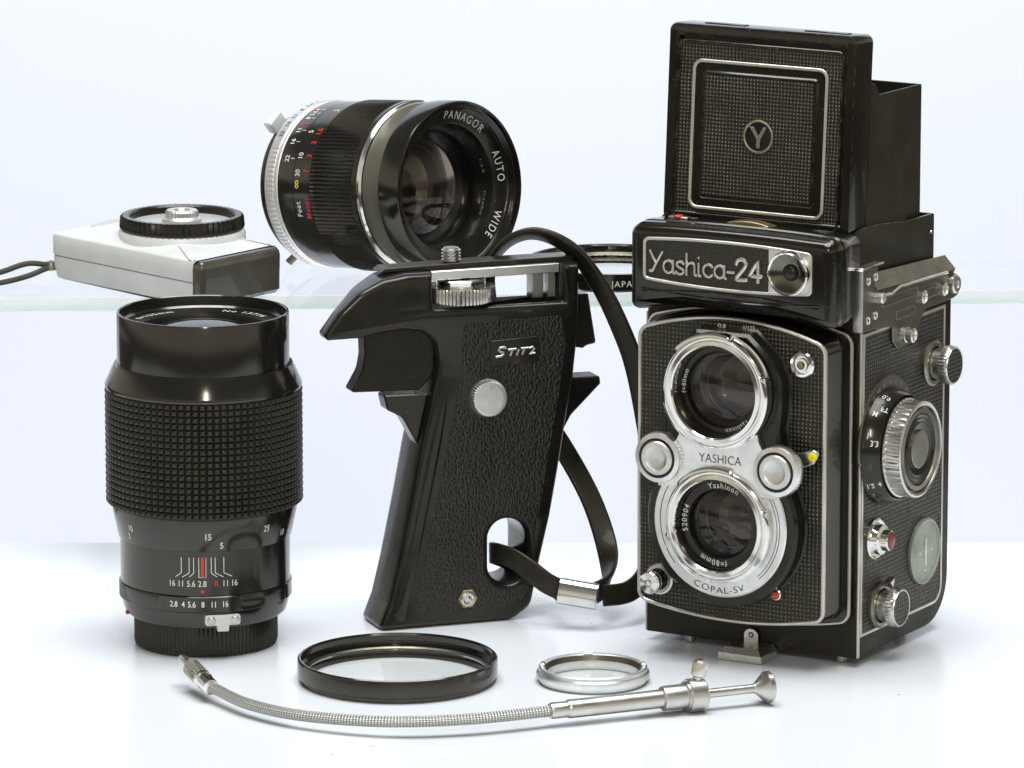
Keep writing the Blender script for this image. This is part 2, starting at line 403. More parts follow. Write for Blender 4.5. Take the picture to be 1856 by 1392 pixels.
STROKES = {
 'Y': (3.9, [[(0, 6.1), (1.75, 2.5)], [(3.7, 5.9), (1.75, 2.2), (.9, .45), (.45, 0), (0, .15)]]),
 'a': (3.9, [[(3.15, 3.6), (3.15, .6), (3.35, .1), (3.7, .0)], [(3.15, 1.9), (2.9, 3.0), (2.1, 3.65), (1.2, 3.55), (.5, 2.9), (.25, 1.85), (.5, .8), (1.2, .12), (2.1, .05), (2.9, .75), (3.15, 1.9)]]),
 's': (3.1, [[(2.5, 3.05), (1.9, 3.6), (1.1, 3.65), (.5, 3.2), (.5, 2.5), (1.2, 1.95), (2.0, 1.6), (2.5, 1.0), (2.3, .3), (1.5, 0), (.7, .1), (.2, .55)]]),
 'h': (3.6, [[(.3, 6.1), (.3, 0)], [(.3, 2.3), (.9, 3.3), (1.7, 3.65), (2.5, 3.3), (2.75, 2.4), (2.75, .5), (2.95, .1), (3.3, 0)]]),
 'i': (1.55, [[(.4, 3.6), (.4, .4), (.65, .05), (1.0, 0)], [(.4, 5.3), (.4, 5.35)]]),
 'c': (3.5, [[(3.0, 3.0), (2.3, 3.6), (1.4, 3.6), (.6, 2.95), (.3, 1.85), (.6, .7), (1.4, .05), (2.3, .05), (3.0, .65)]]),
 '-': (2.7, [[(.2, 2.0), (2.2, 2.0)]]),
 '2': (4.1, [[(.35, 4.7), (.7, 5.7), (1.6, 6.15), (2.6, 5.9), (3.15, 5.1), (3.0, 4.1), (2.2, 2.9), (.3, .2), (3.3, .2)]]),
 '4': (4.2, [[(2.75, 0), (2.75, 6.1), (.2, 1.6), (3.7, 1.6)]]),
}
def strokes(mb, s, x, y, z, wthin, wbold, m, scale=1.0, bold='24', sx=1.0):
    for ch in s:
        adv, sts = STROKES[ch]; w = wbold if ch in bold else wthin
        for st in sts:
            pts = [(x + px * scale * sx, y + py * scale, z) for px, py in st]
            if len(pts) > 2 and ch not in '4': pts = [tuple(p) for p in crom(pts, 4)]
            if len(pts) == 2: pts = [tuple(Vector(pts[0]).lerp(Vector(pts[1]), t / 3)) for t in range(4)]
            if ch == '4': seg = []; [seg.extend([tuple(Vector(a).lerp(Vector(b), t / 4)) for t in range(4)]) for a, b in zip(pts, pts[1:])]; pts = seg + [pts[-1]]
            mb.tube(pts, w, 8, m)
            for e in (pts[0], pts[-1]): mb.lathe([(0.001, w), (w * .7, w * .7), (w, 0), (w * .7, -w * .7), (.001, -w)], 8, m @ T(*e))
        x += adv * scale * sx
    return mb

def thing(name, label, cat, loc, rz=0, group=None):
    o = bpy.data.objects.new(name, None); COL.objects.link(o); o.empty_display_size = .01
    o.location = Vector(loc) * MM; o.rotation_euler = (0, 0, R(rz)); o['label'] = label; o['category'] = cat
    if group: o['group'] = group
    return o
def structure(o): o['kind'] = 'structure'; return o

# ================================================================== SETTING
SHELF_Y = 92.0; SHELF_Z = 93.7
structure(MB().box(-900, 900, -500, 134, -12, 0, 4.0).build('tabletop', 'table'))
def backdrop():
    prof = [(560, -700), (560, 900)]
    pts = [(560 + 0, -420), (560, 620)]
    mb = MB(); n = 24
    loop = [(-560, 620, -500), (560, 620, -500), (560, 620, 600), (-560, 620, 600)]
    mb.add(loop, [(0, 1, 2, 3)]); mb.add([(x, y + 4, z) for x, y, z in loop], [(3, 2, 1, 0)])
    return mb.build('backdrop', 'paper', smooth=0)
structure(backdrop())

shelf = thing('glass_shelf', 'clear glass shelf with pale green edge carrying the light meter and wide lens', 'shelf', (0, SHELF_Y, SHELF_Z - 4.6), 2.4)
mb = MB(); mb.box(-420, 420, 0.4, 62, .1, 4.55, .05); mb.build('shelf_panel', 'shelf_glass', shelf)
mb = MB(); mb.box(-420, 420, -.3, .35, 0, 4.6, .12); mb.build('front_edge', 'edge_glass', shelf)
mb = MB(); mb.box(-420, 420, 62.05, 62.4, 3.6, 4.55, .1); mb.build('rear_edge', 'shelf_glass', shelf)

# ================================================================== TWIN LENS CAMERA
tlr = thing('twin_lens_camera', 'black twin lens reflex camera with its viewing hood raised and two chrome ringed lenses', 'camera', (75.42, -25.26, 0), -30)
# -- body
prof = fillet([(0, 3), (64.7, 3, 15), (64.7, 119, 1), (0, 119, 1)], 8)
body = MB(SIDE).prism(prof, -37.6, 37.6, bev=.5).build('body', 'black_matte', tlr)
sidep = fillet([(1.6, 9.6), (59.4, 9.6, 6), (59.4, 106.5), (1.6, 106.5)], 6)
for sgn, mat in ((1, SIDE), (-1, Matrix.Scale(-1, 4, (1, 0, 0)) @ SIDE)):
    MB(mat).prism(offset(sidep, .6), 37.5, 38.0).build('side_leather', 'leather_side', tlr)
    MB(mat).frame(sidep, 1.0, 37.5, 38.2).build('side_trim', 'trim', tlr)
    MB(mat).box(.1, 1.4, 3.1, 107, 37.4, 38.1, .2).build('corner_strip', 'trim', tlr)
# -- lens board
def board(hw, tc, ta, bc, ba, r):
    top = lambda x: ta - (ta - tc) * (x / hw) ** 2
    bot = lambda x: ba + (bc - ba) * (x / hw) ** 2
    p = arcpts(-hw, hw, bot, 20) + arcpts(hw, -hw, top, 20)
    p = [(x, y, r if abs(abs(x) - hw) < 1e-6 else 0) for x, y in p]
    # drop arc points too near a filleted corner
    p = [q for q in p if q[2] or abs(q[0]) < hw - r * 1.05]
    return fillet(p, 7)
B1 = board(33.2, 105.0, 110.9, 17.0, 13.2, 4.5)
B2 = board(36.2, 106.6, 112.0, 14.8, 11.0, 4.5)
HO = [circ(0, 89.1, 11.6, 48), circ(0, 46.2, 11.6, 48)]
slab = MB(FRONT).holed(B2, HO, [(-.5, 0), (1.6, 0), (2.3, .5)]).build('board_base', 'black_paint', tlr)
MB(FRONT).frame(B2, .75, 1.2, 2.6).build('board_base_trim', 'trim', tlr)
lb = MB(FRONT).holed(B1, HO, [(1.5, -1.2), (3.2, -.2), (12.8, 0), (13.7, .3)]).build('lens_board', 'black_paint', tlr)
MB(FRONT).frame(B1, 1.15, 13.2, 14.3, bev=.3).build('board_trim', 'trim', tlr)
MB(FRONT).holed(offset(B1, 1.1), HO, [(13.5, 0), (13.95, 0)]).build('board_leather', 'leather_board', tlr)
# -- black escutcheon behind the two lenses
VC, TC = (0, 89.1), (0, 46.2)
right = [(9.0, 107.2), (17.0, 100.2), (20.4, 93.5), (20.6, 85), (19.6, 77.5), (20.6, 70.5), (24.0, 61.0)]
low = [(TC[0] + 26.6 * cos(a), TC[1] + 26.6 * sin(a)) for a in [R(30 - k * 8) for k in range(31)]]
esc = [(-9.6, 107.2)] + right[0:] + low + [(-x, y) for x, y in reversed(right[1:])]
MB(FRONT).holed(esc, [circ(0, 89.1, 13.6, 48), circ(0, 46.2, 13.6, 48)], [(13.9, -.7), (14.6, 0), (19.2, 0), (20.3, .9)]).build('escutcheon', 'black_satin', tlr)
mb = MB(FRONT); text(mb, 'f2.8', 1.4, on_plane(-3.4, 108.0, 14.4), bold=.01); text(mb, '1/125', 1.4, on_plane(6.2, 108.2, 14.4), bold=.01); mb.build('scale_figures', 'white_ink', tlr)
# -- silver face plate with the maker's name, shutter ring
half = [(13.4, 77.2), (14.0, 74), (17.2, 68), (21.2, 61), (21.4, 56.6)]
fp = half + [(TC[0] + 16.6 * cos(R(a)), TC[1] + 16.6 * sin(R(a))) for a in range(38, 143, 5)] + [(-x, y) for x, y in reversed(half)] + [(16.6 * cos(R(a)), VC[1] + 16.6 * sin(R(a))) for a in range(-134, -45, 5)]
plate = MB(FRONT).prism(fp, 20.2, 22.3, bev=.2).build('face_plate', 'alu_bright', tlr)
mb = MB(FRONT); text(mb, 'YASHICA', 2.9, on_plane(.6, 67.4, 22.36), stretch=.9, bold=-.006, space=1.02); mb.build('lettering', 'black_ink', plate)
ring = MB(FRONT @ T(0, TC[1], 0)).lathe([(15, 20.1), (23.2, 20.1), (23.4, 20.8), (23.0, 21.3), (19.0, 21.4), (18.0, 21.6), (15, 21.6)], 96).build('shutter_ring', 'alu_bright', tlr)
mb = MB(FRONT @ T(0, TC[1], 0)); text(mb, 'COPAL-SV', 2.1, on_ring(-90, 21.0, 21.46, True), stretch=1.25, bold=-.012, space=1.12); mb.build('lettering', 'black_ink', ring)
for a0, a1, rr in ((-48, 32, 20.3), (-48, 32, 21.2), (140, 205, 21.0), (207, 222, 21.0)):
    MB(FRONT @ T(0, TC[1], 0)).tube([(rr * cos(R(a0 + (a1 - a0) * k / 24)), rr * sin(R(a0 + (a1 - a0) * k / 24)), 21.36) for k in range(25)], .13, 5).build('engraved_line', 'black_ink', ring)
# -- bayonet rims and lenses
def objective(cz, ro, name, texts, iris, d=0.0, barmat='inner_black', e=0.0):
    ax = FRONT @ T(0, cz, 0)
    def rf(i, k, r, z):
        a = (i / 120 * 360) % 360
        if 3 <= k <= 5 and (20 < a < 75 or 140 < a < 195 or 262 < a < 318): return r - .9
        return r
    rim = MB(ax).lathe([(14.6, 21.0), (ro - .6, 21.0), (ro - .3, 22.4), (ro, 22.6), (ro, 23.6 + e), (ro - .5, 24.0 + e), (ro - 1.3, 24.1 + e), (ro - 1.7, 23.5 + e), (ro - 2.3, 23.5 + e), (ro - 2.6, 24.2 + e), (14.9, 24.4 + e), (14.5, 24.0 + e), (14.3, 20.0)], 120, rf=rf).build(name + '_rim', 'chrome', tlr)
    nr = MB(ax).lathe([(14.6, 20.5), (14.3, 22.4), (13.9, 22.4), (13.7, 21.05), (11.2 + d, 21.0), (10.9 + d, 19.6), (10.8 + d, 18)], 72).build('name_ring', 'black_satin', rim)
    mb = MB(ax)
    for s_, ang, inw in texts: text(mb, s_, 1.85 - d * .35, on_ring(ang, 12.55 + d * .5, 21.15, inw), bold=.004, space=1.25, stretch=.95)
    mb.build('lettering', 'white_ink', nr)
    bar = [(10.9 + d, 19.2)]
    z = 18.6
    for k in range(9): bar += [(10.6 + d - k * .12, z), (10.2 + d - k * .12, z - .25), (10.2 + d - k * .12, z - .7)]; z -= 1.0
    bar += [(8.4, z), (iris, z - 1.5), (iris * .6, z - 6), (.01, z - 6.5)]
    MB(ax).lathe(bar, 64).build('barrel', barmat, rim, smooth=20)
    MB(ax).lathe([(9.6, 12.4), (9.2, 12.9), (8.9, 12.5)], 64).build('retaining_ring', 'dull_metal', rim)
    def dome(r, z0, sag, n=10): return [(max(.01, r * q / n), z0 + sag * (1 - (q / n) ** 2)) for q in range(n + 1)][::-1]
    MB(ax).lathe(dome(11.15 + d, 19.6, 2.6), 64).build('front_element', 'lens_glass', rim, smooth=60)
    MB(ax).lathe(dome(9.0, 12.6, 1.2), 64).build('rear_element', 'lens_glass_amber', rim, smooth=60)
    return rim
objective(VC[1], 18.7, 'viewing_lens', [('f=80mm', 172, False), ('Yashinon', -62, False)], 6.4, 1.0, 'barrel_grey', 2.0)
objective(TC[1], 18.7, 'taking_lens', [('520904', 176, False), ('f=80mm', -100, False), ('Yashinon', 84, False)], 4.0)
# -- setting dials
for sx in (-1, 1):
    ax = FRONT @ T(20.85 * sx, 65.7, 0)
    kn = lambda i, k, r, z: r - (.22 if (2 <= k <= 4 and i % 2) else 0)
    d = MB(ax).lathe([(7.6, 19.5), (7.9, 20.6), (8.2, 20.9), (8.25, 22.0), (8.1, 23.4), (7.8, 23.8), (6.4, 24.2), (6.2, 23.6)], 96, rf=kn).build('setting_dial', 'alu_bright', tlr)
    MB(ax).lathe([(6.4, 23.5), (5.3, 23.45)], 64).build('groove', 'black_ink', d)
    MB(ax).lathe([(5.45, 22.8), (5.45, 24.3), (5.1, 24.75), (3.9, 24.8), (3.6, 24.55), (2.2, 24.1), (.01, 23.95)], 64).build('cap', 'alu', d)
# -- small fittings of the board
so = MB(FRONT @ T(25.4, 98.6, 0)).lathe([(4.2, 13.6), (4.2, 15.4), (3.8, 16.0), (3.0, 16.1), (2.7, 15.2), (2.2, 15.2), (2.0, 16.2), (1.4, 16.2), (1.2, 14.6)], 48).build('flash_socket', 'chrome', tlr)
MB(FRONT @ T(25.4, 98.6, 0)).lathe([(1.3, 15.3), (.55, 15.2), (.5, 15.9), (.01, 15.9)], 24).build('contact_pin', 'brass', so)
lv = MB(FRONT).prism(fillet([(22.0, 64.6), (30.6, 68.0, 1.4), (32.2, 71.6, 1.6), (30.4, 72.4, 1.2), (22.0, 69.9)], 5), 15.6, 17.0, bev=.25).build('sync_lever', 'steel', tlr)
MB(FRONT @ T(30.2, 70.2, 0)).lathe([(1.45, 16.5), (1.4, 17.5), (1.1, 17.8), (.01, 17.9)], 24).build('lever_tip', 'yellow_enamel', lv)
lv = MB(FRONT).prism(fillet([(14.0, 27.3), (16.0, 28.4), (17.2, 26.2), (15.4, 25.2)], 3), 14.2, 15.2, bev=.15).lathe([(1.9, 14.0), (1.9, 15.6), (1.5, 15.9), (1.25, 15.6)], 28, T(17.0, 24.6, 0)).build('timer_lever', 'steel', tlr)
MB(FRONT @ T(17.0, 24.6, 0)).lathe([(1.35, 15.0), (1.3, 15.9), (.9, 16.4), (.01, 16.5)], 24).build('lever_tip', 'red_enamel', lv)
rb = MB(FRONT @ T(-24.8, 24.6, 0)).lathe([(5.0, 13.8), (5.0, 15.2), (4.5, 15.6), (3.5, 15.6), (3.2, 14.6)], 48).build('release_collar', 'steel', tlr)
MB(FRONT @ T(-24.8, 24.6, 0)).lathe([(2.0, 14.2), (2.0, 19.0), (3.4, 19.4), (3.6, 20.2), (3.6, 21.4), (3.2, 22.0), (1.3, 22.2), (1.0, 21.4), (.01, 21.3)], 40).build('release_button', 'chrome', tlr)
# -- name housing under the hood
top = lambda x: 139.0 - .9 * (x / 36) ** 2
bot = lambda x: 113.6 - 4.4 * (x / 36) ** 2
hp = [(x, y) for x, y in arcpts(-36.4, 36.4, bot, 18)] + [(x, y) for x, y in arcpts(36.4, -36.4, top, 18)]
hp = fillet([(x, y, 5.0 if abs(abs(x) - 36.4) < 1e-6 else 0) for x, y in hp if abs(abs(x) - 36.4) < 1e-6 or abs(x) < 31], 8)
housing = MB(FRONT).layers(hp, [(-3, .6), (4, .4), (5, 0), (8.0, 0), (8.5, .5), (9.4, .5), (9.9, .15), (11.4, .3), (11.9, .85), (12.7, .85), (13.3, .6), (14.6, 1.2), (15.4, 2.2), (15.7, 3.4)]).build('name_housing', 'black_paint', tlr)
for dz, rr in ((0, .55), (-2.2, .5)):
    MB(FRONT).tube([(x, 117.6 + dz + (.0 if dz == 0 else 1.1) - (1.3 if dz == 0 else -1.8) * (1 - (x / 31) ** 2), 15.6) for x in [-31 + 62 * k / 24 for k in range(25)]], rr, 8).build('moulding', 'black_paint', housing)
ntop = lambda x: 135.2 - 1.2 * ((x + .7) / 29.7) ** 2
nbot = lambda x: 119.2 + 1.4 * ((x + .7) / 29.7) ** 2
def nameloop(x0, x1, r=2.2, inset=0):
    p = arcpts(x0, x1, nbot, 16) + arcpts(x1, x0, ntop, 16)
    p = [(x, y, r if (abs(x - x0) < 1e-6 or abs(x - x1) < 1e-6) else 0) for x, y in p if min(abs(x - x0), abs(x - x1)) < 1e-6 or (x > x0 + r * 1.1 and x < x1 - r * 1.1)]
    return offset(fillet(p, 6), inset)
NL = nameloop(-30.4, 29.0)
npl = MB(FRONT).frame(NL, 1.0, 15.4, 16.5, bev=.2).build('nameplate', 'trim', tlr)
rp = nameloop(13.6, 28.4, 1.2, .2)
MB(FRONT).layers(nameloop(-29.8, 14.0, 1.2, .2), [(15.5, 0), (15.95, 0)]).build('nameplate_mesh', 'mesh_plate', npl)
MB(FRONT).layers(rp, [(15.5, 0), (16.2, 0), (16.35, .2)]).build('window_plate', 'alu', npl)
mb = MB(FRONT); strokes(mb, 'Yashica-24', -27.8, 123.4, 16.3, .44, .70, I4, 1.06, sx=1.09); mb.build('lettering', 'trim', npl)
wx, wz = 21.6, 127.4
wn = MB(FRONT @ T(wx, wz, 0)).lathe([(7.0, 16.2), (7.0, 18.6), (6.6, 18.9), (6.1, 18.6), (6.0, 18.2)], 64).build('window_funnel', 'chrome', npl)
MB(FRONT @ T(wx, wz, 0)).lathe([(6.05, 18.4), (2.7, 16.5), (.01, 16.45)], 64).build('funnel_lining', 'funnel', wn)
MB(FRONT @ T(wx, wz, 0)).lathe([(2.7, 16.4), (2.2, 17.3), (1.3, 17.8), (.01, 18.0)], 32).build('window_lens', 'black_satin', wn)
# -- catch and red mark on the housing top
MB(FRONT).prism([(x, y) for x, y in arcpts(-7.5, 9.0, lambda x: 139.9 - .018 * (x - .7) ** 2, 12)] + [(9.0, 138.2), (-7.5, 138.2)], 1.0, 5.5, bev=.2).build('hood_catch', 'brass', tlr)
ind = MB().box(-27.5, -20.5, -5.5, -2.6, 138.0, 139.3, .3).build('index_plate', 'dull_metal', tlr)
MB().box(-25.3, -23.0, -5.8, -3.0, 138.6, 139.7, .3).build('index_mark', 'red_enamel', ind)
# -- viewing hood
HL = T(0, .6, 136.6) @ RX(-3.9)
lidp = rrect(-33, 33, 0, 62.6, 2.6, 6)
HF = HL @ FRONT
lid = MB(HF).layers(lidp, [(-11.5, .3), (-11.2, 0), (-1.2, 0), (-.3, .4), (0, 1.2), (0, 3.2), (-.5, 3.8)]).build('hood_lid', 'black_paint', tlr)
hl2 = rrect(-28.6, 28.0, 1.6, 56.8, 1.2, 5)
MB(HF).layers(hl2, [(-.8, 0), (-.25, 0)]).build('hood_leather', 'leather_hood', lid)
MB(HF).frame(offset(hl2, -.75), .8, -.8, .15, bev=.2).build('leather_border', 'black_paint', lid)
sq = rrect(-23.8, 23.8, 4.6, 51.8, 3.2, 6)
MB(HF).frame(sq, 1.05, -.4, .45, bev=.2).build('square_trim', 'trim', lid)
MB(HF).layers(offset(sq, 1.0), [(-.4, 0), (-.1, 0)]).build('square_groove', 'black_paint', lid)
fd = rrect(-19.9, 19.9, 8.6, 47.8, 1.0, 4)
MB(HF).layers(fd, [(-.4, -.9), (.2, -.3), (.45, 0), (.45, .6), (.3, .8)]).build('finder_door', 'black_paint', lid)
MB(HF).layers(offset(fd, .75), [(.2, 0), (.5, 0)]).build('door_leather', 'leather_hood', lid)
em = MB(HF @ T(.4, 29.0, 0)).lathe([(5.3, .4), (5.3, .9), (4.95, 1.1), (4.55, .9), (4.5, .5)], 56).build('emblem', 'bronze', lid)
MB(HF @ T(.4, 29.0, 0)).lathe([(4.7, .4), (4.7, .62), (.01, .62)], 40).build('emblem_field', 'black_satin', em)
mb = MB(HF @ T(.4, 29.0, 0)); mb.prism([(-3.2, 3.0), (-1.7, 3.0), (.1, .2), (1.6, 3.0), (2.9, 3.0), (.75, -1.0), (.75, -3.6), (-.55, -3.6), (-.55, -.9)], .6, 1.0, bev=.12); mb.build('emblem_letter', 'bronze', em)
for x0, x1 in ((-22, -8), (13, 28)):
    MB(HL).box(x0, x1, 3.2, 6.4, 62.3, 63.0, .15).build('top_clip', 'black_satin', lid)
# folding leaves behind the lid
def leaf(pts, u0, u1, name): return MB(SIDE).prism(fillet(pts, 5), u0, u1, bev=.1).build(name, 'hood_metal', tlr)
for sgn in (1, -1):
    a, b = (32.1, 33.0) if sgn > 0 else (-33.0, -32.1)
    leaf([(10.5, 134), (14.5, 183.2, 1), (18.2, 182.6, 4), (24, 174, 18), (34, 160, 30), (42, 133)], a, b, 'side_leaf')
    a, b = (31.4, 31.9) if sgn > 0 else (-31.9, -31.4)
    leaf([(17, 120), (17, 178.6), (52.6, 177.9, .5), (52.6, 120)], a, b, 'rear_side_leaf')
    a, b = (33.2, 34.2) if sgn > 0 else (-34.2, -33.2)
    leaf([(3, 118), (3, 137.6), (8, 138.6), (20, 138.2, 2), (40, 136.2), (58.2, 135.8, .6), (58.2, 118)], a, b, 'base_flap')
MB().box(-31.5, 31.5, 52.0, 52.7, 119, 177.9, .1).build('rear_leaf', 'hood_metal', tlr)
MB().box(-34, 34, 57.4, 58.2, 118, 135.8, .1).build('rear_flap', 'hood_metal', tlr)
MB().box(-35, 35, 2, 61.5, 118.5, 120.6, .4).build('hood_base', 'hood_metal', tlr)
tr_ = MB(SIDE).lathe([(.7, 34.2), (.6, 34.5), (.01, 34.55)], 16, T(56.2, 130, 0)).build('flap_screw', 'steel', tlr)
# -- hinge plate on the right flank
pl = [(-.6, 107.3), (-.6, 127.2, .8), (9.5, 126.6), (9.5, 125.2), (7.4, 125.2), (7.4, 119.6), (60, 117.6, 3), (67.8, 114.5, 3), (67.8, 108.6, 3), (63, 107.9), (43.0, 107.9, 6), (35.5, 99.4, 3.5), (24.5, 97.8, 3.5), (20.6, 101, 2), (20.0, 106.2, 1), (10, 106.7), (8.6, 107.2)]
hg = MB(SIDE).prism(fillet(pl, 5), 38.0, 38.9, bev=.2).build('hinge_plate', 'dark_metal', tlr)
MB().box(35.6, 38.85, -1.3, -.3, 107.3, 127.2, .25).build('bracket_edge', 'steel', hg)
MB().box(35.4, 38.7, -.5, 14.0, 126.9, 127.6, .2).build('bracket_lip', 'steel', hg)
MB().loft([[(38.9, 9, 117.4), (38.9, 63, 116.0), (38.9, 64.5, 117.3), (38.9, 9, 119.4)], [(38.3, 9, 119.8), (38.3, 64.5, 118.0), (35.6, 63.5, 121.6), (35.6, 9, 124.2)]]).build('hinge_bar', 'dull_metal', hg)
MB().tube([(39.3, 9, 117.6), (39.4, 18, 116.9), (39.3, 24, 118.2), (39.2, 58, 117.2)], .5, 8).build('hinge_wire', 'steel', hg)
for y, z in ((2.6, 123.2), (2.6, 110.8), (7.6, 123.8), (7.6, 111.6)):
    MB(SIDE @ T(y, z, 0)).lathe([(1.35, 38.7), (1.3, 39.2), (.95, 39.35), (.8, 39.1), (.01, 39.1)], 24).build('rivet', 'steel', hg)
MB(SIDE @ T(8.6, 117.2, 0)).lathe([(1.7, 38.6), (1.7, 41.2), (1.4, 41.6), (.01, 41.7)], 28).build('hinge_pin', 'alu_bright', hg)
for y, z in ((40.3, 112.2), (55.2, 112.2)):
    MB(SIDE @ T(y, z, 0)).lathe([(2.1, 38.6), (2.1, 40.0), (1.6, 40.3), (1.3, 39.5), (.01, 39.5)], 28).build('strap_stud', 'steel', hg)
MB(SIDE @ T(62.2, 112.8, 0)).lathe([(3.3, 38.2), (3.2, 38.6), (2.5, 38.7), (2.5, 39.2), (3.0, 39.3), (3.0, 40.4), (2.5, 40.9), (1.4, 40.9), (1.2, 40.2), (.01, 40.2)], 32).build('hinge_knob', 'steel', hg)
MB(SIDE @ T(27.6, 102.2, 0)).lathe([(2.7, 38.6), (2.5, 40.4), (1.9, 40.8), (2.3, 41.0), (2.3, 42.6), (1.7, 43.0), (1.2, 42.2), (.01, 42.2)], 32).build('hinge_screw', 'steel', hg)
for q in (rrect(12, 37, 113.2, 116.4, 1, 4), rrect(22, 35.5, 107.6, 110.6, 1, 4), rrect(43.5, 53, 110.9, 114.3, 1, 4)):
    MB(SIDE).frame(q, .45, 38.7, 39.15, bev=.1).build('embossed_slot', 'dull_metal', hg)
# -- focusing knob
fy, fz = 18.4, 69.2
egg = [(fy + (20.4 if sin(a) > -.2 else 18.6) * cos(a) * .98, fz + (21.4 if sin(a) > 0 else 19.4) * sin(a)) for a in [2 * PI * k / 72 for k in range(72)]]
fk = MB(SIDE).prism(egg, 37.7, 38.7, bev=.3).build('scale_disc', 'dark_metal', tlr)
mb = MB(SIDE @ T(fy, fz, 0))
for k, a in enumerate(range(40, 145, 12)): text(mb, ['6', '12', '25', '50', '100', '200', '400', '64', '80'][k], 1.2, on_ring(a, 19.2, 38.76), bold=.01)
mb.build('scale_figures', 'grey_ink', fk)
cone = MB(SIDE @ T(fy, 68.3, 0)).lathe([(18.9, 38.4), (18.6, 39.2), (16.9, 43.6), (16.4, 44.0)], 80).build('distance_scale', 'black_anod', tlr)
mb = MB(SIDE @ T(fy, 68.3, 0))
def on_cone(ang, dz):
    def f(x, y):       # text stands on the cone, reading along its slope
        t = (x + dz); rr = 18.6 - (t + 2.2) * .386 + .07; a = R(ang) + y / 17.5; return (rr * cos(a), rr * sin(a), 41.4 + t)
    return f
for s_, a, d in (('M', 136, -.9), ('FT', 128, 1.2), ('1', 160, -1.3), ('3.3', 167, .9), ('1.2', 214, -1.2), ('4', 213, 1.7), ('0.9', 112, -.2)):
    text(mb, s_, 1.9, on_cone(a, d), bold=.012, stretch=.8)
mb.build('scale_figures', 'white_ink', cone)
flu = lambda i, k, r, z: r - (.55 if (2 <= k <= 4 and (i // 2) % 2) else 0)
kb = MB(SIDE @ T(fy, 68.2, 0)).lathe([(15.6, 43.6), (15.7, 44.6), (15.3, 45.0), (15.3, 46), (15.3, 49.5), (15.2, 49.9), (14.6, 50.3), (13.9, 50.2), (13.7, 49.2)], 176, rf=flu).build('focus_knob', 'steel', tlr)
MB(SIDE @ T(fy, 68.2, 0)).lathe([(13.8, 48.9), (13.2, 48.9), (13.0, 49.9), (11.6, 50.0), (11.4, 49.4)], 72).build('knob_ring', 'dull_metal', kb)
MB(SIDE @ T(fy, 68.2, 0)).lathe([(11.5, 49.3), (10.9, 49.7), (10.2, 49.4), (9.6, 49.7), (8.9, 49.4), (8.3, 49.7), (6.2, 49.3), (6.0, 48.9)], 72).build('knob_face', 'black_satin', kb)
MB(SIDE @ T(fy, 68.2, 0)).lathe([(6.1, 48.8), (6.0, 49.8), (5.7, 50.0), (.01, 50.0)], 64).build('knob_disc', 'dull_metal', kb)
# -- winding, film and rewind knobs
def side_knob(y, z, rb, name):
    k = MB(SIDE @ T(y, z, 0)).lathe([(rb, 37.8), (rb, 38.8), (rb - .6, 39.4), (rb - 1.6, 39.4), (rb - 1.9, 38.8)], 56).build(name, 'dull_metal', tlr)
    kn = lambda i, q, r, zz: r - (.28 if (3 <= q <= 5 and i % 2) else 0)
    MB(SIDE @ T(y, z, 0)).lathe([(4.9, 38.4), (4.9, 42.4), (5.3, 42.6), (6.2, 42.9), (6.2, 44), (6.2, 45.6), (5.8, 46.1), (5.4, 46.0)], 72, rf=kn).build('knob', 'steel', k)
    MB(SIDE @ T(y, z, 0)).lathe([(5.5, 45.7), (5.3, 45.95), (.01, 46.0)], 40).build('knob_leather', 'leather_side', k)
    return k
side_knob(50.4, 89.0, 7.3, 'winding_knob'); kk = side_knob(14.6, 17.4, 7.2, 'spool_knob')
MB(SIDE).prism([(15.5, 24.8), (19.0, 26.0), (17.6, 22.8)], 39.0, 41.5, bev=.2).build('pointer', 'steel', kk)
rr_ = MB(SIDE @ T(10.9, 39.6, 0)).lathe([(6.6, 37.8), (6.6, 38.8), (6.0, 39.3), (5.2, 39.0), (4.9, 39.6), (4.7, 41.0), (4.0, 41.4), (3.4, 41.6), (3.2, 43.6), (2.8, 44.0)], 48).build('red_button_collar', 'chrome', tlr)
MB(SIDE @ T(10.9, 39.6, 0)).lathe([(2.85, 43.4), (2.8, 44.0), (2.3, 44.25), (.01, 44.3)], 32).build('red_button', 'dark_red', rr_)
cv = MB(SIDE @ T(45.7, 28.7, 0)).lathe([(10.7, 37.8), (10.7, 38.9), (10.2, 39.3), (9.6, 39.2), (9.5, 38.8), (.01, 38.9)], 72).build('battery_cover', 'pale_disc', tlr)
MB(SIDE @ T(45.7, 28.7, 0)).box(-.45, .45, -4.6, 4.6, 38.7, 39.15, .15).build('coin_slot', 'steel', cv)
for a in (-4.2, 4.2): MB(SIDE @ T(45.7 + a, 28.7, 0)).lathe([(.6, 38.7), (.5, 39.1), (.01, 39.2)], 14).build('dimple', 'steel', cv)
MB(SIDE @ T(45.2, 22.6, 0)).lathe([(.6, 38.7), (.5, 39.1), (.01, 39.2)], 14).build('dimple', 'steel', cv)
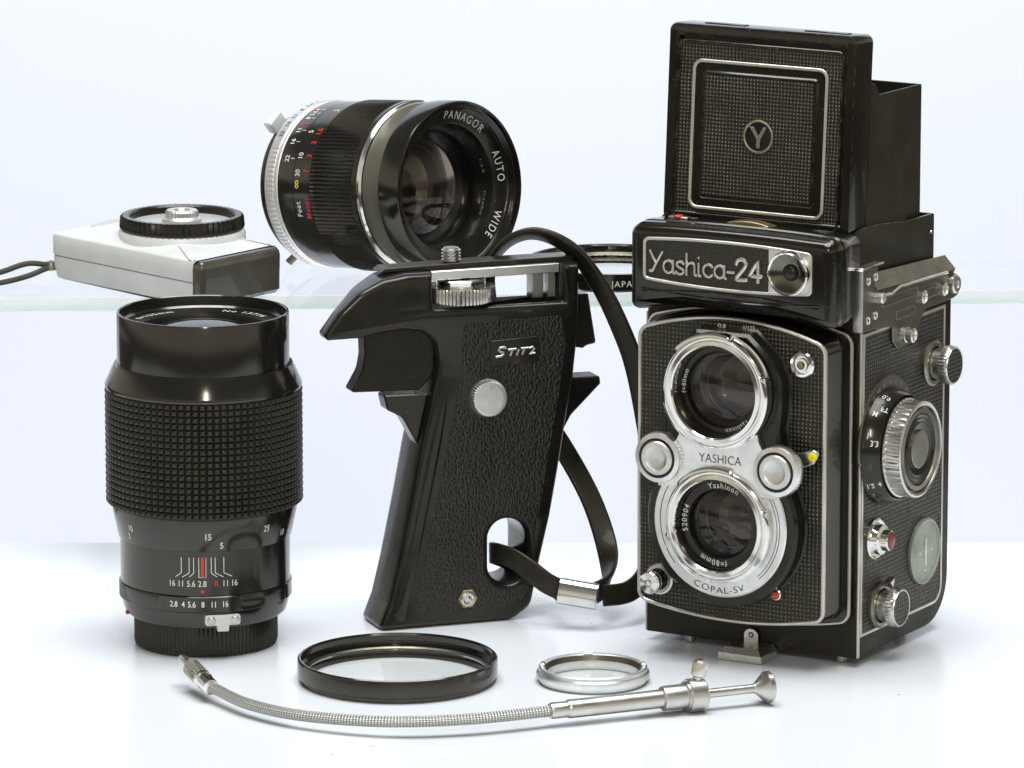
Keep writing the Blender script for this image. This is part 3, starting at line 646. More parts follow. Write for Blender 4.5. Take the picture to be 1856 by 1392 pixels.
# -- feet and the back latch
for x, y in ((-24.4, 5), (29.8, 5.5), (29.8, 46.5), (-24.4, 46.5)):
    MB(T(x, y, 0)).lathe([(1.2, 0), (1.7, .3), (1.9, 1.2), (1.9, 3.3)], 28, cap0=True).build('foot', 'steel', tlr)
lt = MB().loft([[(-5.6, -11.2, 0.15), (10.0, -11.2, 0.15), (10.0, -1, 0.15), (-5.6, -1, 0.15)], [(-5.4, -11.2, 2.4), (9.6, -11.2, 2.4), (10.0, -1, 2.4), (-5.6, -1, 2.4)], [(-3.6, -9.8, 4.3), (8.0, -9.8, 4.3), (8.6, -.4, 4.4), (-4.2, -.4, 4.4)]]).build('back_latch', 'steel', tlr)
MB(FRONT).prism(fillet([(-1.6, 4.0), (3.4, 4.0), (3.4, 8.6, 2.3), (-1.6, 8.6, 2.3)], 6), .6, 1.4, bev=.15).build('latch_tab', 'steel', lt)
MB(FRONT @ T(1.0, 6.6, 0)).lathe([(1.0, 1.3), (.9, 1.6), (.5, 1.5), (.01, 1.1)], 20).build('latch_screw', 'dark_metal', lt)

# ================================================================== STANDING TELEPHOTO LENS
tele = thing('telephoto_lens', 'tall black telephoto lens standing upright on its mount with waffle rubber grip', 'camera lens', (-97.7, -8.4, 0), -90)
rib = lambda i, k, r, z: r - (.45 if (1 <= k <= 3 and i % 2) else 0)
MB().lathe([(21.9, 0), (22.6, .5), (22.9, 1.6), (22.9, 9.5), (22.6, 10), (22.0, 10.3)], 200, rf=lambda i, k, r, z: r - (.5 if (2 <= k <= 3 and i % 2) else 0), cap0=True).build('rear_cap', 'black_satin', tele)
MB().lathe([(22.0, 10.0), (24.4, 10.2), (24.8, 11.0), (25.6, 11.2), (26.4, 13.6), (26.6, 15.6), (26.2, 15.8)], 96).build('mount_ring', 'black_turned', tele)
ap = MB().lathe([(26.2, 15.6), (27.3, 15.9), (27.55, 16.2), (27.55, 20.7), (27.3, 21.0), (26.6, 21.1)], 240, rf=lambda i, k, r, z: r - (.3 if (2 <= k <= 3 and i % 2 and (28 < (i * 1.5 + 180) % 360 - 180 < 70 or -80 < (i * 1.5 + 180) % 360 - 180 < -30)) else 0)).build('aperture_ring', 'black_turned', tele)
dof = MB().lathe([(26.6, 20.9), (27.0, 21.2), (27.0, 35.6)], 96).build('depth_scale_barrel', 'black_turned', tele)
sc = MB().lathe([(27.0, 35.4), (27.5, 35.6), (27.6, 36.0), (29.6, 45.6), (29.4, 46.4)], 96).build('focus_scale_ring', 'black_turned', tele)
# waffle rubber
NTH, ROWS, PER = 86, 18, 5
z0, z1 = 46.4, 83.4
prf = [(29.0, z0 - .3)] + [(30.4, z0 + (z1 - z0) * k / (ROWS * PER)) for k in range(ROWS * PER + 1)] + [(29.0, z1 + .3)]
def waffle(i, k, r, z):
    if k == 0 or k == len(prf) - 1: return r
    a = i % PER; b = (k - 1) % PER
    return r + (.95 if (a in (2, 3) and b in (2, 3)) else (.0 if (a == 0 or b == 0) else .72))
MB().lathe(prf, NTH * PER, rf=waffle).build('rubber_grip', 'rubber', tele, smooth=20)
MB().lathe([(29.0, 83.2), (31.1, 83.5), (31.3, 84.2), (31.1, 84.9), (28.6, 90.4), (28.2, 91.0), (27.0, 91.0)], 96).build('front_collar', 'black_turned', tele)
MB().lathe([(27.3, 90.6), (27.3, 107.0), (27.1, 107.4), (26.6, 107.5), (26.3, 107.2), (26.0, 104.2), (25.3, 103.6), (25.3, 101.6)], 96).build('lens_hood', 'black_turned', tele)
nr = MB().lathe([(25.4, 102.6), (25.0, 103.4), (20.3, 102.6), (20.0, 102.0), (19.6, 98)], 96).build('name_ring', 'inner_black', tele)
mb = MB()
for s_, a in (('1:2.8', 268), ('f=135mm', 228), ('No 13716', 145)): text(mb, s_, 2.5, on_ring(a, 22.7, 103.2), bold=.012, space=1.25)
mb.build('lettering', 'white_ink', nr)
dome = lambda r, z0_, sag, n=10: [(max(.01, r * q / n), z0_ + sag * (1 - (q / n) ** 2)) for q in range(n + 1)][::-1]
MB().lathe(dome(19.9, 100.6, 3.6), 64).build('front_element', 'lens_glass_bright', tele, smooth=60)
MB().lathe([(19.8, 99.5), (19.2, 96), (18.6, 95), (17, 80), (9, 74), (.01, 73)], 64).build('barrel_lining', 'inner_black', tele)
# figures (local +x faces the camera after the -90 turn)
wi, re = MB(), MB()
def tl(mb, s_, px, z, r, h=2.0, **kw):
    kw.setdefault('stretch', .82); text(mb, s_, h, on_cyl(math.degrees(math.asin(max(-.98, min(.98, (px - 370) / 5.62 / r)))), z, r + .06), **kw)
for s_, px in (('16', 318), ('11', 334), ('5.6', 352), ('2.8', 372), ('11', 413), ('16', 428)): tl(wi, s_, px, 25.2, 27.0)
tl(re, 'R', 397, 25.2, 27.0)
for px0, px1 in ((335, 325), (349, 337), (357, 349), (366, 366), (388, 398), (395, 409), (410, 424)):
    A = [math.asin((p - 370) / 5.62 / 27) for p in (px0, px0, px1)]; Z = [33.6, 28.6, 27.3]
    for q in range(2):
        a0, a1, zz0, zz1 = A[q], A[q + 1], Z[q], Z[q + 1]
        pts = [((27.06) * cos(a0 + (a1 - a0) * t / 4), 27.06 * sin(a0 + (a1 - a0) * t / 4), zz0 + (zz1 - zz0) * t / 4) for t in range(5)]
        wi.tube(pts, .13, 5)
for px in (372.5,):
    a = math.asin((px - 370) / 5.62 / 27); b = .017
    re.add([(27.08 * cos(a - b), 27.08 * sin(a - b), 27.4), (27.08 * cos(a + b), 27.08 * sin(a + b), 27.4), (27.08 * cos(a + b), 27.08 * sin(a + b), 33.6), (27.08 * cos(a - b), 27.08 * sin(a - b), 33.6)], [(0, 1, 2, 3)])
re.lathe([(.55, 27.0), (.5, 27.12), (.01, 27.14)], 14, Matrix.Rotation(math.asin(2.5 / 5.62 / 27), 4, 'Z') @ T(0, 0, 22.6) @ SIDE)
wi.tube([(27.05 * cos(.058), 27.05 * sin(.058), 33.6), (27.05 * cos(.058), 27.05 * sin(.058), 27.2), (27.05 * cos(-.025), 27.05 * sin(-.025), 27.2)], .1, 5)
wi.build('depth_figures', 'white_ink', dof); re.build('index_line', 'red_ink', dof)
mb = MB()
for s_, px in (('2.8', 321), ('4', 338), ('5.6', 353), ('8', 373), ('11', 392), ('16', 412)): tl(mb, s_, px, 18.6, 27.56, 1.9, bold=.01)
mb.build('aperture_figures', 'white_ink', ap)
mb = MB()
def tsc(s_, px, z, h=2.1): r = 27.6 + (z - 36) * .208; text(mb, s_, h, on_cyl(math.degrees(math.asin((px - 370) / 5.62 / r)), z, r + .08, .208), stretch=.85, bold=.008)
for s_, px, z in (('10', 243, 41.0), ('3', 241, 38.2), ('15', 383, 40.6), ('5', 407, 37.6), ('25', 485, 41.6), ('10', 510, 38.8), ('50', 527, 40.8)): tsc(s_, px, z)
mb.build('distance_figures', 'white_ink', sc)
tb = Matrix.Rotation(math.asin(37 / 5.62 / 26.6), 4, 'Z') @ SIDE
cpl = MB(tb).prism(fillet([(-5.6, 11.6, .8), (-1.9, 11.6, .4), (-1.7, 9.6, .3), (1.9, 9.6, .3), (2.0, 11.6, .4), (5.6, 11.6, .8), (5.6, 15.0, .9), (-5.6, 15.0, .9)], 4), 25.6, 27.4, bev=.25).build('meter_coupling', 'white_plastic', tele)
for x in (-3.8, 3.8):
    MB(tb @ T(x, 13.3, 0)).lathe([(1.3, 27.2), (1.25, 27.7), (1.0, 27.9), (.01, 27.9)], 24).build('screw', 'steel', cpl)
MB(Matrix.Rotation(R(-72), 4, 'Z') @ T(0, 0, 11.4) @ SIDE).lathe([(.7, 25), (.65, 26.3), (.01, 26.4)], 12).build('mount_dot', 'red_ink', tele)

# ================================================================== WIDE LENS LYING ON THE SHELF
TILT, YAW = 5.6, 45.5
dvec = Vector((sin(R(YAW)) * cos(R(TILT)), -cos(R(YAW)) * cos(R(TILT)), sin(R(TILT))))
wide = thing('wide_lens', 'black wide angle lens with silver aperture ring lying on its side on the glass shelf', 'camera lens', (0, 0, 0))
zax = dvec; xax = Vector((0, 0, 1)).cross(zax).normalized(); yax = zax.cross(xax)
wide.rotation_euler = Matrix((xax, yax, zax)).transposed().to_euler()
wide.location = Vector((-17.3, 118, 125.0)) * MM
class WB(MB):
    ST = [(-4, -4), (0, 0), (8.4, 9.6), (13.3, 16.5), (16.4, 20.5), (18, 23), (34.3, 43.5), (42.2, 52), (50.1, 59.7), (58, 66), (63, 72)]
    def build(s, *a, **k):
        for v in s.v:
            q = -v.z
            for (a0, b0), (a1, b1) in zip(s.ST, s.ST[1:]):
                if a0 <= q <= a1: v.z = -(b0 + (b1 - b0) * (q - a0) / (a1 - a0)); break
        return MB.build(s, *a, **k)
# local z: 0 at the front rim, negative to the rear; x to the picture's right and back, y up
Rw = 29.2
WB().lathe([(24.8, -62.0), (26.5, -61.5), (27.0, -60.5), (27.0, -57.5)], 72, cap0=True).build('mount', 'black_satin', wide)
def silv(i, k, r, z):
    a = i * 360 / 220
    return r - (.42 if (2 <= k <= 3 and i % 2 and 148 < a < 300) else 0)
apr = WB().lathe([(27.0, -58.0), (28.6, -57.8), (28.9, -57.3), (28.9, -52.6), (28.5, -52.4), (28.6, -51.9), (28.6, -50.4), (28.2, -50.0)], 220, rf=silv).build('aperture_ring', 'silver_ring', wide)
db = WB().lathe([(27.8, -50.2), (28.4, -50.0), (28.5, -49.6), (28.5, -42.4), (28.2, -42.2)], 96).build('depth_ring', 'black_turned', wide)
fs = WB().lathe([(28.2, -42.2), (28.6, -42.0), (28.6, -34.6), (28.2, -34.4)], 96).build('distance_ring', 'black_turned', wide)
WB().lathe([(28.2, -34.5), (29.0, -34.2), (29.2, -33.9), (29.2, -18.2), (28.9, -17.9)], 260, rf=lambda i, k, r, z: r - (.6 if (1 <= k <= 3 and i % 2) else 0)).build('focus_ring', 'black_anod', wide)
WB().lathe([(28.9, -18.0), (29.3, -17.7), (29.3, -16.6), (28.5, -16.2)], 96).build('focus_rim', 'black_anod', wide)
WB().lathe([(28.6, -16.4), (29.2, -16.1), (29.3, -15.2), (28.7, -14.7), (28.2, -14.6)], 96).build('chrome_ring', 'chrome', wide)
WB().lathe([(28.4, -14.8), (28.0, -14.4), (27.4, -13.6), (26.2, -11.0), (25.9, -9.6), (26.2, -8.3)], 96).build('front_collar', 'collar_grey', wide)
rimw = WB().lathe([(25.6, -8.6), (29.0, -8.5), (29.35, -8.3), (29.4, -7.9), (29.4, -.5), (29.2, -.1), (28.8, 0), (28.4, -.2), (28.2, -1.6), (27.7, -1.8), (27.9, -2.2), (27.4, -2.4), (27.6, -2.8), (27.1, -3.0), (27.2, -3.4), (26.6, -3.8)], 96).build('front_rim', 'black_turned', wide)
nrw = WB().lathe([(26.8, -3.6), (26.4, -4.0), (21.6, -5.4), (21.2, -6.2), (19.6, -9.6), (19.2, -10.6)], 96).build('name_ring', 'black_satin', wide)
mb = WB()
def on_slope(ang):
    def f(x, y):
        r = 24.7 + y; a = R(ang) - x / 24.7; return (r * cos(a), r * sin(a), -5.4 + (r - 21.6) * .29 + .07)
    return f
for s_, a in (('PANAGOR', 68), ('AUTO', 11), ('WIDE', -37)): text(mb, s_, 2.75, on_slope(a), bold=-.004, space=1.3, stretch=.9)
mb.build('lettering', 'white_ink', nrw)
mb = WB()
for s_, a in (('1:2.8', 15), ('f=35mm', -22)): text(mb, s_, 1.5, on_ring(a, 20.5, -7.6), space=1.3)
mb.build('faint_lettering', 'grey_ink', nrw)
WB().lathe(dome(19.4, -11.6, 3.6), 64).build('front_element', 'lens_glass', wide, smooth=60)
WB().lathe([(19.3, -10.4), (18.9, -14.5), (16.4, -16), (15.8, -17), (14.6, -22), (10.4, -25), (9.8, -30), (6, -34), (.01, -35)], 64).build('barrel_lining', 'inner_black', wide)
WB().lathe([(16.6, -15.8), (16.2, -15.5), (15.9, -15.9)], 64).build('retaining_ring', 'dark_metal', wide)
WB().lathe(dome(15.7, -17.5, 2.4), 48).build('inner_element', 'lens_glass_amber', wide, smooth=60)
WB().lathe(dome(10.0, -26.5, 1.6), 48).build('rear_element', 'lens_glass_amber', wide, smooth=60)
# scales: angle about the axis, upright text reads round the barrel
def wscale(mb, s_, ang, z, r, h=2.1, **kw):
    def f(x, y):          # figures are turned so that their tops point to the rear
        a = R(ang) - x / r; return ((r + .06) * cos(a), (r + .06) * sin(a), z - y)
    kw.setdefault('stretch', .85); kw.setdefault('bold', .01); text(mb, s_, h, f, **kw)
A0 = 180
dwm, drm, fwm, frm, fym = WB(), WB(), WB(), WB(), WB()
for s_, a in (('4', 110), ('5.6', 115), ('8', 121), ('R', 127), ('11', 133), ('16', 142.5), ('22', 155)):
    t_ = drm if s_ == 'R' else dwm
    wscale(t_, s_, a, -46.6, 28.5); t_.tube([(28.54 * cos(R(a)), 28.54 * sin(R(a)), -44.6), (28.54 * cos(R(a)), 28.54 * sin(R(a)), -42.9)], .16, 5)
drm.lathe([(.6, 28.4), (.5, 28.6), (.01, 28.62)], 12, Matrix.Rotation(R(110), 4, 'Z') @ T(0, 0, -47.8) @ SIDE)
dwm.build('depth_figures', 'white_ink', db); drm.build('infrared_mark', 'red_ink', db)
for s_, a, z in (('2', 111, -36.6), ('5', 134, -40.2), ('10', 153, -40.2), ('30', 165, -40.2)): wscale(fwm, s_, a, z if s_ != '2' else -37.2, 28.6)
wscale(fwm, 'Feet', 190, -40.2, 28.6, 2.3, space=1.15)
for s_, a in (('1', 114), ('1.5', 134), ('2', 143), ('3', 153), ('7', 163.5)): wscale(frm, s_, a, -36.4, 28.6)
wscale(frm, 'Meter', 189, -36.2, 28.6, 2.3, space=1.15)
for k in range(2): fym.lathe([(.75, -.2), (.75, .12), (.42, .12), (.42, -.2)], 16, Matrix.Rotation(R(171.5 + k * 2.6), 4, 'Z') @ T(28.62, 0, -40.2) @ SIDE @ T(0, 0, 0), close=True)
fwm.build('feet_figures', 'white_ink', fs); frm.build('metre_figures', 'red_ink', fs); fym.build('infinity_mark', 'yellow_ink', fs)
mb = WB()
for s_, a in (('4', 97), ('5.6', 104), ('8', 112), ('11', 120), ('16', 128), ('22', 137)): wscale(mb, s_, a, -54.6, 28.92, 2.2)
mb.build('aperture_figures', 'black_ink', apr)
cl = Matrix.Rotation(R(128), 4, 'Z') @ SIDE
WB(cl).prism(fillet([(-3.4, -59.2, .5), (3.4, -59.2, .5), (3.0, -62.6, .5), (-3.0, -62.6, .5)], 4), 27.0, 31.8, bev=.4).build('meter_claw', 'white_plastic', wide)
lw = WB().tube([(26.5, 0, -58), (29.5, 0, -60), (30.4, 0, -60.6)], 1.3, 12, Matrix.Rotation(R(236), 4, 'Z')).build('stop_lever', 'dull_metal', wide)

# ================================================================== LIGHT METER ON THE SHELF
SZ = SHELF_Z
meter = thing('light_meter', 'white handheld light meter with a black toothed dial and smoky window on the glass shelf', 'light meter', (-101.9, 63.3, SZ), 0)
la = Vector((-53.4, 55.7)); lbv = Vector((25.4, 30.2))
LA = la.normalized(); LBv = lbv.normalized()
def mp(a, b): q = LA * a + LBv * b; return (q.x, q.y)
La, Lb = la.length, lbv.length
def mloop(inset, z0, a0=4.2, rn=.4):
    base = fillet([(*mp(a0, 0), rn), (*mp(a0, Lb), rn), (*mp(La, Lb), 6.0), (*mp(La, 0), 2.5)], 6)
    return [(x, y, z0) for x, y in offset(base, inset)]
mtop = 16.2
def shrink(k, z):                                   # gently domed top
    L = mloop(2.2, z); cx = sum(p[0] for p in L) / len(L); cy = sum(p[1] for p in L) / len(L)
    return [(cx + (x - cx) * k, cy + (y - cy) * k, z) for x, y, _ in L]
lower = MB().loft([mloop(3.0, .2), mloop(1.4, .7), mloop(.3, 5.0), mloop(.3, 8.2)]).build('lower_shell', 'white_plastic', meter)
MB().loft([mloop(.8, 8.0), mloop(.8, 8.7)]).build('seam', 'grey_plastic', meter)
MB().loft([mloop(.3, 8.6), mloop(0, 9.2), mloop(0, mtop - 1.6), mloop(.35, mtop - .7), mloop(1.1, mtop - .15), mloop(2.2, mtop), shrink(.84, mtop + .9), shrink(.66, mtop + 1.7), shrink(.45, mtop + 2.2), shrink(.2, mtop + 2.4)]).build('upper_shell', 'white_plastic', meter)
# smoky window block at the short end
wp = fillet([(*mp(-.3, .0), 2.0), (*mp(-.3, Lb), 4.5), (*mp(4.15, Lb), .1), (*mp(4.15, 0), .1)], 6)
MB().layers(wp, [(.4, 1.6), (1.8, .2), (mtop - 3.2, 0), (mtop - 1.6, .3), (mtop - .7, 1.0), (mtop - .4, 1.7)]).build('window_block', 'smoky', meter)
dc = (-8.4, 43.5)
MB(T(dc[0], dc[1], 2.6)).lathe([(21.4, mtop - 2.8), (21.3, mtop - .4), (20.9, mtop + .5), (20.2, mtop + .9), (19, mtop + 1.1)], 80).build('dial_base', 'white_plastic', meter)
dial = MB(T(dc[0], dc[1], 2.6)).lathe([(19.6, mtop + .9), (20.6, mtop + 1.2), (21.0, mtop + 1.8), (20.7, mtop + 5.0), (20.2, mtop + 5.6), (18.2, mtop + 5.6), (17.6, mtop + 5.0), (17.4, mtop + 2.4)], 124, rf=lambda i, k, r, z: r - (.55 if (1 <= k <= 4 and i % 2) else 0)).build('dial', 'black_satin', meter)
MB(T(dc[0], dc[1], 2.6)).lathe([(17.8, mtop + 2.8), (17.2, mtop + 3.0), (.01, mtop + 3.1)], 72).build('dial_plate', 'grey_plastic', dial)
MB(T(dc[0], dc[1], 2.6)).lathe([(6.6, mtop + 2.8), (6.6, mtop + 4.2), (6.1, mtop + 4.6), (5.6, mtop + 5.0), (5.6, mtop + 6.6), (5.0, mtop + 7.1), (2.8, mtop + 7.1), (2.4, mtop + 6.4), (.01, mtop + 6.4)], 60, rf=lambda i, k, r, z: r - (.4 if (3 <= k <= 4 and i % 2) else 0)).build('dial_knob', 'alu', dial)
MB().prism(fillet([(-40.6, 60.6, .8), (-33.0, 76.0, 3), (-24, 70), (-26, 62, 1)], 3), mtop + .2, mtop + 1.15, bev=.12).build('slider', 'grey_plastic', meter)
bx, by = mp(La + 1.5, 1.5)
MB(T(bx, by, 4.2)).lathe([(.01, -1.9), (1.6, -1.4), (2.1, 0), (1.6, 1.4), (.01, 1.9)], 24).build('cord_bead', 'dull_metal', meter)
cord = crom([(bx + 4, by + 2, 4.4), (bx - 1, by - .5, 4.6), (bx - 8, by - 4, 5.6), (bx - 18, by - 9, 3.2), (bx - 34, by - 14, 1.2)], 8)
cord2 = crom([(bx + 4, by + 1.5, 3.8), (bx - 1, by - 1.0, 3.6), (bx - 8, by - 6, 1.6), (bx - 18, by - 16, 1.0), (bx - 34, by - 22, 1.0)], 8)
MB().tube(cord, .95, 10).build('wrist_cord', 'cord', meter); MB().tube(cord2, .95, 10).build('wrist_cord', 'cord', meter)

# ================================================================== FILTERS
def ring_profile(ro, ri, h, lip): return [(ri, lip), (ri, h - .3), (ri + .3, h), (ro - .5, h), (ro, h - .5), (ro, 1.6), (ro - .4, 1.3), (ro - 1.2, 1.2), (ro - 1.2, .2), (ro - 1.5, 0), (ri, 0)]
f1 = thing('screw_filter', 'large black rimmed clear screw filter lying flat in front of the pistol grip', 'lens filter', (-35.6, -58.2, 0))
MB().lathe([(28.2, 2.4), (28.4, 3.2), (28.9, 3.4), (28.8, 3.8), (29.3, 4.0), (29.2, 4.4), (29.6, 4.6), (29.5, 5.0), (29.9, 5.2), (29.8, 6.9), (30.2, 7.4), (30.7, 7.5), (31.1, 7.2), (31.2, 6.8), (31.2, 1.9), (30.8, 1.6), (30.0, 1.5), (30.0, .3), (29.6, 0), (28.0, 0), (28.0, 2.0)], 120, close=True).build('rim', 'black_turned', f1)
MB().lathe([(28.5, 2.8), (28.9, 3.5), (28.2, 3.55), (27.7, 3.1)], 180, rf=lambda i, k, r, z: r + (.15 if i % 2 else 0), close=True).build('retaining_ring', 'dark_metal', f1)
MB().lathe([(28.2, 2.3), (28.2, 2.9), (.01, 2.9)], 64).build('glass', 'filter_glass', f1)
f2 = thing('chrome_filter', 'small chrome rimmed bayonet filter lying flat beside the cable release', 'lens filter', (25.2, -60.2, 0), 0)
MB().lathe([(14.6, .4), (14.6, 3.6), (15.0, 4.6), (15.6, 5.0), (16.4, 5.1), (16.9, 4.8), (17.0, 4.0), (17.5, 3.4), (17.7, 2.9), (17.7, 1.9), (17.3, 1.4), (16.8, 1.3), (16.6, .2), (16.2, 0), (14.8, 0)], 150, rf=lambda i, k, r, z: r - (.3 if (8 <= k <= 9 and i % 2) else 0), close=True).build('rim', 'alu_bright', f2)
MB().lathe([(15.0, 3.4), (15.2, 4.6), (14.9, 4.7), (14.3, 3.0)], 80, close=True).build('inner_ring', 'dark_metal', f2)
MB().lathe([(14.7, 1.4), (14.7, 2.0), (.01, 2.0)], 56).build('glass', 'filter_glass', f2)
for a in (8, 172, 95): MB(RZ(a)).box(15.0, 16.6, -1.6, 1.6, 4.4, 5.5, .3).build('bayonet_lug', 'chrome', f2)
f3 = thing('shelf_filter', 'black rimmed filter with white lettering on the glass shelf behind the strap', 'lens filter', (33.4, 122.4, SZ), 0)
rm = MB().lathe([(26.0, .6), (26.0, 3.4), (26.4, 3.8), (26.9, 4.0), (26.8, 4.6), (27.3, 4.8), (27.2, 5.8), (27.6, 6.4), (28.1, 6.5), (28.4, 6.2), (28.4, .6), (27.9, 0), (26.2, 0)], 110, close=True).build('rim', 'black_turned', f3)
MB().lathe([(26.1, 2.6), (26.8, 3.9), (26.0, 3.95), (25.5, 3.2)], 150, rf=lambda i, k, r, z: r + (.15 if i % 2 else 0), close=True).build('retaining_ring', 'dark_metal', rm)
MB().lathe([(26.2, 1.8), (26.2, 2.4), (.01, 2.4)], 64).build('glass', 'filter_glass', f3)
mb = MB(); text(mb, 'JAPAN', 2.1, on_cyl(-90 + 9.0, 3.0, 28.46), bold=.0, space=1.2); mb.build('lettering', 'white_ink', rm)

# ================================================================== PISTOL GRIP
grip = thing('pistol_grip', 'black pebbled plastic pistol grip for cameras with trigger and vinyl wrist strap', 'camera grip', (-36.92, 5.14, 0), 20)
GT = 20.0
outer = fillet([(-23.9, 98.0, 1.5), (-22.6, 96.4, 1.0), (-11.5, 96.4), (-6.3, 97.4, 6), (2.3, 98.1, 6), (10.1, 97.0, 6), (13.4, 93.2, 4), (14.2, 88, 8), (13.6, 82.5, 8), (11.9, 76.0, 10), (8.3, 60.2), (4.6, 41), (.5, 21.5, 20), (-2.6, 9.0, 8), (-5.6, 1.6, 2), (-5.0, .1, 1.5), (8.1, .0), (27.7, .0), (40.0, .0, 8), (46.4, 4.2, 6), (47.6, 10.0, 10), (49.6, 19.5), (53.0, 33.7), (56.5, 53.0), (58.6, 66), (60.9, 78.5), (62.6, 94.0, 20), (62.9, 116.2, 1.2), (57.0, 116.2, .5), (57.0, 104.3, .4), (13.1, 104.7, .4), (12.8, 116.1, .8), (4.4, 116.1, 8), (-3.6, 114.9, 10), (-11.4, 111.3, 12), (-18.4, 105.2, 12), (-22.4, 100.0, 6)], 6)
slot = fillet([(31.6, 12.4, 6.2), (44.4, 12.4, 6.2), (44.4, 33.6, 6.2), (31.6, 33.6, 6.2)], 10)
GM = FRONT
GS = MB(GM).holed(outer, [slot], [(-GT, 1.5), (-GT + .5, .7), (-GT + 1.6, .12), (-GT + 2.8, 0), (-3.4, 0), (-2.0, .12), (-.9, .55), (-.3, 1.1), (0, 1.9)])
for v in GS.v:
    if v.z > 92 and v.x < 8: v.y *= 1 - .62 * min(1, (8 - v.x) / 26)
    if v.y > 1 and 103.6 < v.z < 105.4 and 12.4 < v.x < 57.6: v.z -= .2 * v.y
GS.build('grip_shell', 'grip_plastic', grip, smooth=50)
peb = fillet([(23, 99.0, 1), (56.0, 99.6, 1), (57.6, 90, 3), (55.6, 76), (53.6, 64.5), (51.2, 51), (48.8, 37), (47.2, 29, 4), (46.6, 14, 5), (42.0, 5.4, 6), (16.0, 4.6, 2), (5.6, 4.8, 2), (9.0, 20), (12.6, 37), (16.6, 56), (20.2, 73), (21.8, 84)], 5)
slot2 = offset(slot, -2.2)
MB(GM).holed(peb, [slot2], [(-.3, -.2), (.12, 0)]).build('pebbled_panel', 'pebble', grip, smooth=0)
rdg = crom([(17.2, 84, -.9), (16.4, 76, -.2), (12.6, 57, 0), (8.6, 38, 0), (4.4, 18, 0), (1.6, 7, -.1), (1.0, 3, -.4)], 8)
MB(GM).tube(rdg, [.3 + 1.5 * min(1, k / 14) for k in range(len(rdg))], 12, flat=(1, .3)).build('edge_ridge', 'grip_plastic', grip)
MB(GM).prism(fillet([(-3.2, 116.2), (13, 116.1), (57, 116.0), (62.6, 116.0, .4), (62.6, 117.6, .4), (30, 117.8), (-1.5, 117.4, .5)], 3), -14.0, -6.0, bev=.15).build('top_pad', 'rubber', grip)
MB(GM).box(13.3, 56.9, 112.9, 115.9, -15, -4.0, .2).build('top_plate', 'alu', grip)
for x0, x1 in ((48.4, 52.2), (53.6, 56.4)): MB(GM).box(x0, x1, 104.6, 112.6, -11.5, -6.0, .2).build('plate_post', 'steel', grip)
kn = MB(T(25.0, 8.8, 0)).lathe([(9.8, 105.0), (10.8, 105.2), (11.1, 105.6), (11.1, 109.6), (10.7, 110.0), (8.2, 110.1)], 112, rf=lambda i, k, r, z: r - (.5 if (2 <= k <= 3 and i % 2) else 0), cap0=True).build('clamp_wheel', 'steel', grip)
MB(T(25.0, 8.8, 0)).lathe([(8.0, 109.8), (8.1, 112.0), (7.6, 112.4), (5, 112.6)], 56).build('collar', 'chrome', kn)
th_ = [(2.6, 117.6)]
z = 118.2
for k in range(4): th_ += [(3.1, z), (3.1, z + .3), (2.5, z + .6), (2.5, z + .9)]; z += 1.05
MB(T(22.0, 9.6, 0)).lathe(th_ + [(2.2, z), (.01, z)], 32).build('mounting_screw', 'steel', grip, smooth=20)
MB(GM).prism(fillet([(-9.6, 99.0), (-9.3, 90, 6), (-10.2, 85.2, 8), (-14.2, 78.4, .8), (9.4, 77.6, 1), (14.2, 83), (14.2, 99.0)], 6), -10.5, -3.6, bev=.5).build('trigger', 'black_matte', grip)
MB(GM).prism(fillet([(-3.0, 76.8, .8), (12.4, 76.4), (8.2, 60.0), (6.6, 63.0, 6), (3.2, 69.2, 6), (-1.8, 71.8, 1.6)], 6), -10.5, -3.6, bev=.5).build('finger_hook', 'grip_plastic', grip)
MB(GM).prism(fillet([(56.5, 78.0), (71.2, 77.8, .8), (71.5, 75.2, .8), (61.4, 65.6, 4), (57.0, 58.0)], 5), -13, -4.5, bev=.4).build('rear_spur', 'grip_plastic', grip)
MB(GM).prism(fillet([(60.5, 105.5), (67.0, 105.2), (69.7, 88.8, .8), (66.6, 88.3), (65.2, 87.4, .8), (60.5, 88.4)], 4), -13, -4.0, bev=.4).build('rear_lever', 'grip_plastic', grip)
bd = MB(GM).prism(fillet([(32.0, 84.6, .4), (48.6, 85.0, .4), (48.4, 93.4, .4), (31.9, 92.8, .4)], 3), -.2, .35, bev=.1).build('badge', 'black_satin', grip)
mb = MB(GM)
def stz(pts, w=.36): 
    mb.tube([(*p, .42) for p in pts], w, 6, flat=(1, .5))
stz([(37.2, 90.2), (36.4, 90.5), (35.0, 90.3), (34.6, 89.7), (35.2, 89.2), (36.2, 88.8), (36.3, 88.2), (35.4, 87.6), (33.6, 87.5)], .42)
stz([(37.8, 89.6), (40.6, 89.7)]); stz([(39.4, 89.6), (38.6, 87.6)]); stz([(41.6, 89.6), (40.8, 87.6)]); stz([(42.2, 89.7), (44.6, 89.8)]); stz([(43.5, 89.7), (42.7, 87.7)])
stz([(44.9, 89.6), (46.2, 90.0), (46.9, 89.5), (46.2, 88.6), (44.9, 87.8), (47.0, 87.9)])
mb.build('lettering', 'trim', bd)
kb = MB(GM @ T(31.0, 74.3, 0)).lathe([(6.3, 0), (6.2, .6), (6.0, 2.2), (5.7, 2.6), (4.75, 2.7), (4.6, 2.55), (.01, 2.55)], 88, rf=lambda i, k, r, z: r - (.3 if (1 <= k <= 4 and i % 2) else 0)).build('lock_knob', 'alu', grip)
MB(GM @ T(31.3, 78.0, 0)).lathe([(.35, 2.5), (.01, 2.62)], 10).build('knob_dot', 'black_ink', kb)
hx = [(24.1 + 3.3 * cos(R(60 * k)), 8.6 + 3.3 * sin(R(60 * k))) for k in range(6)]
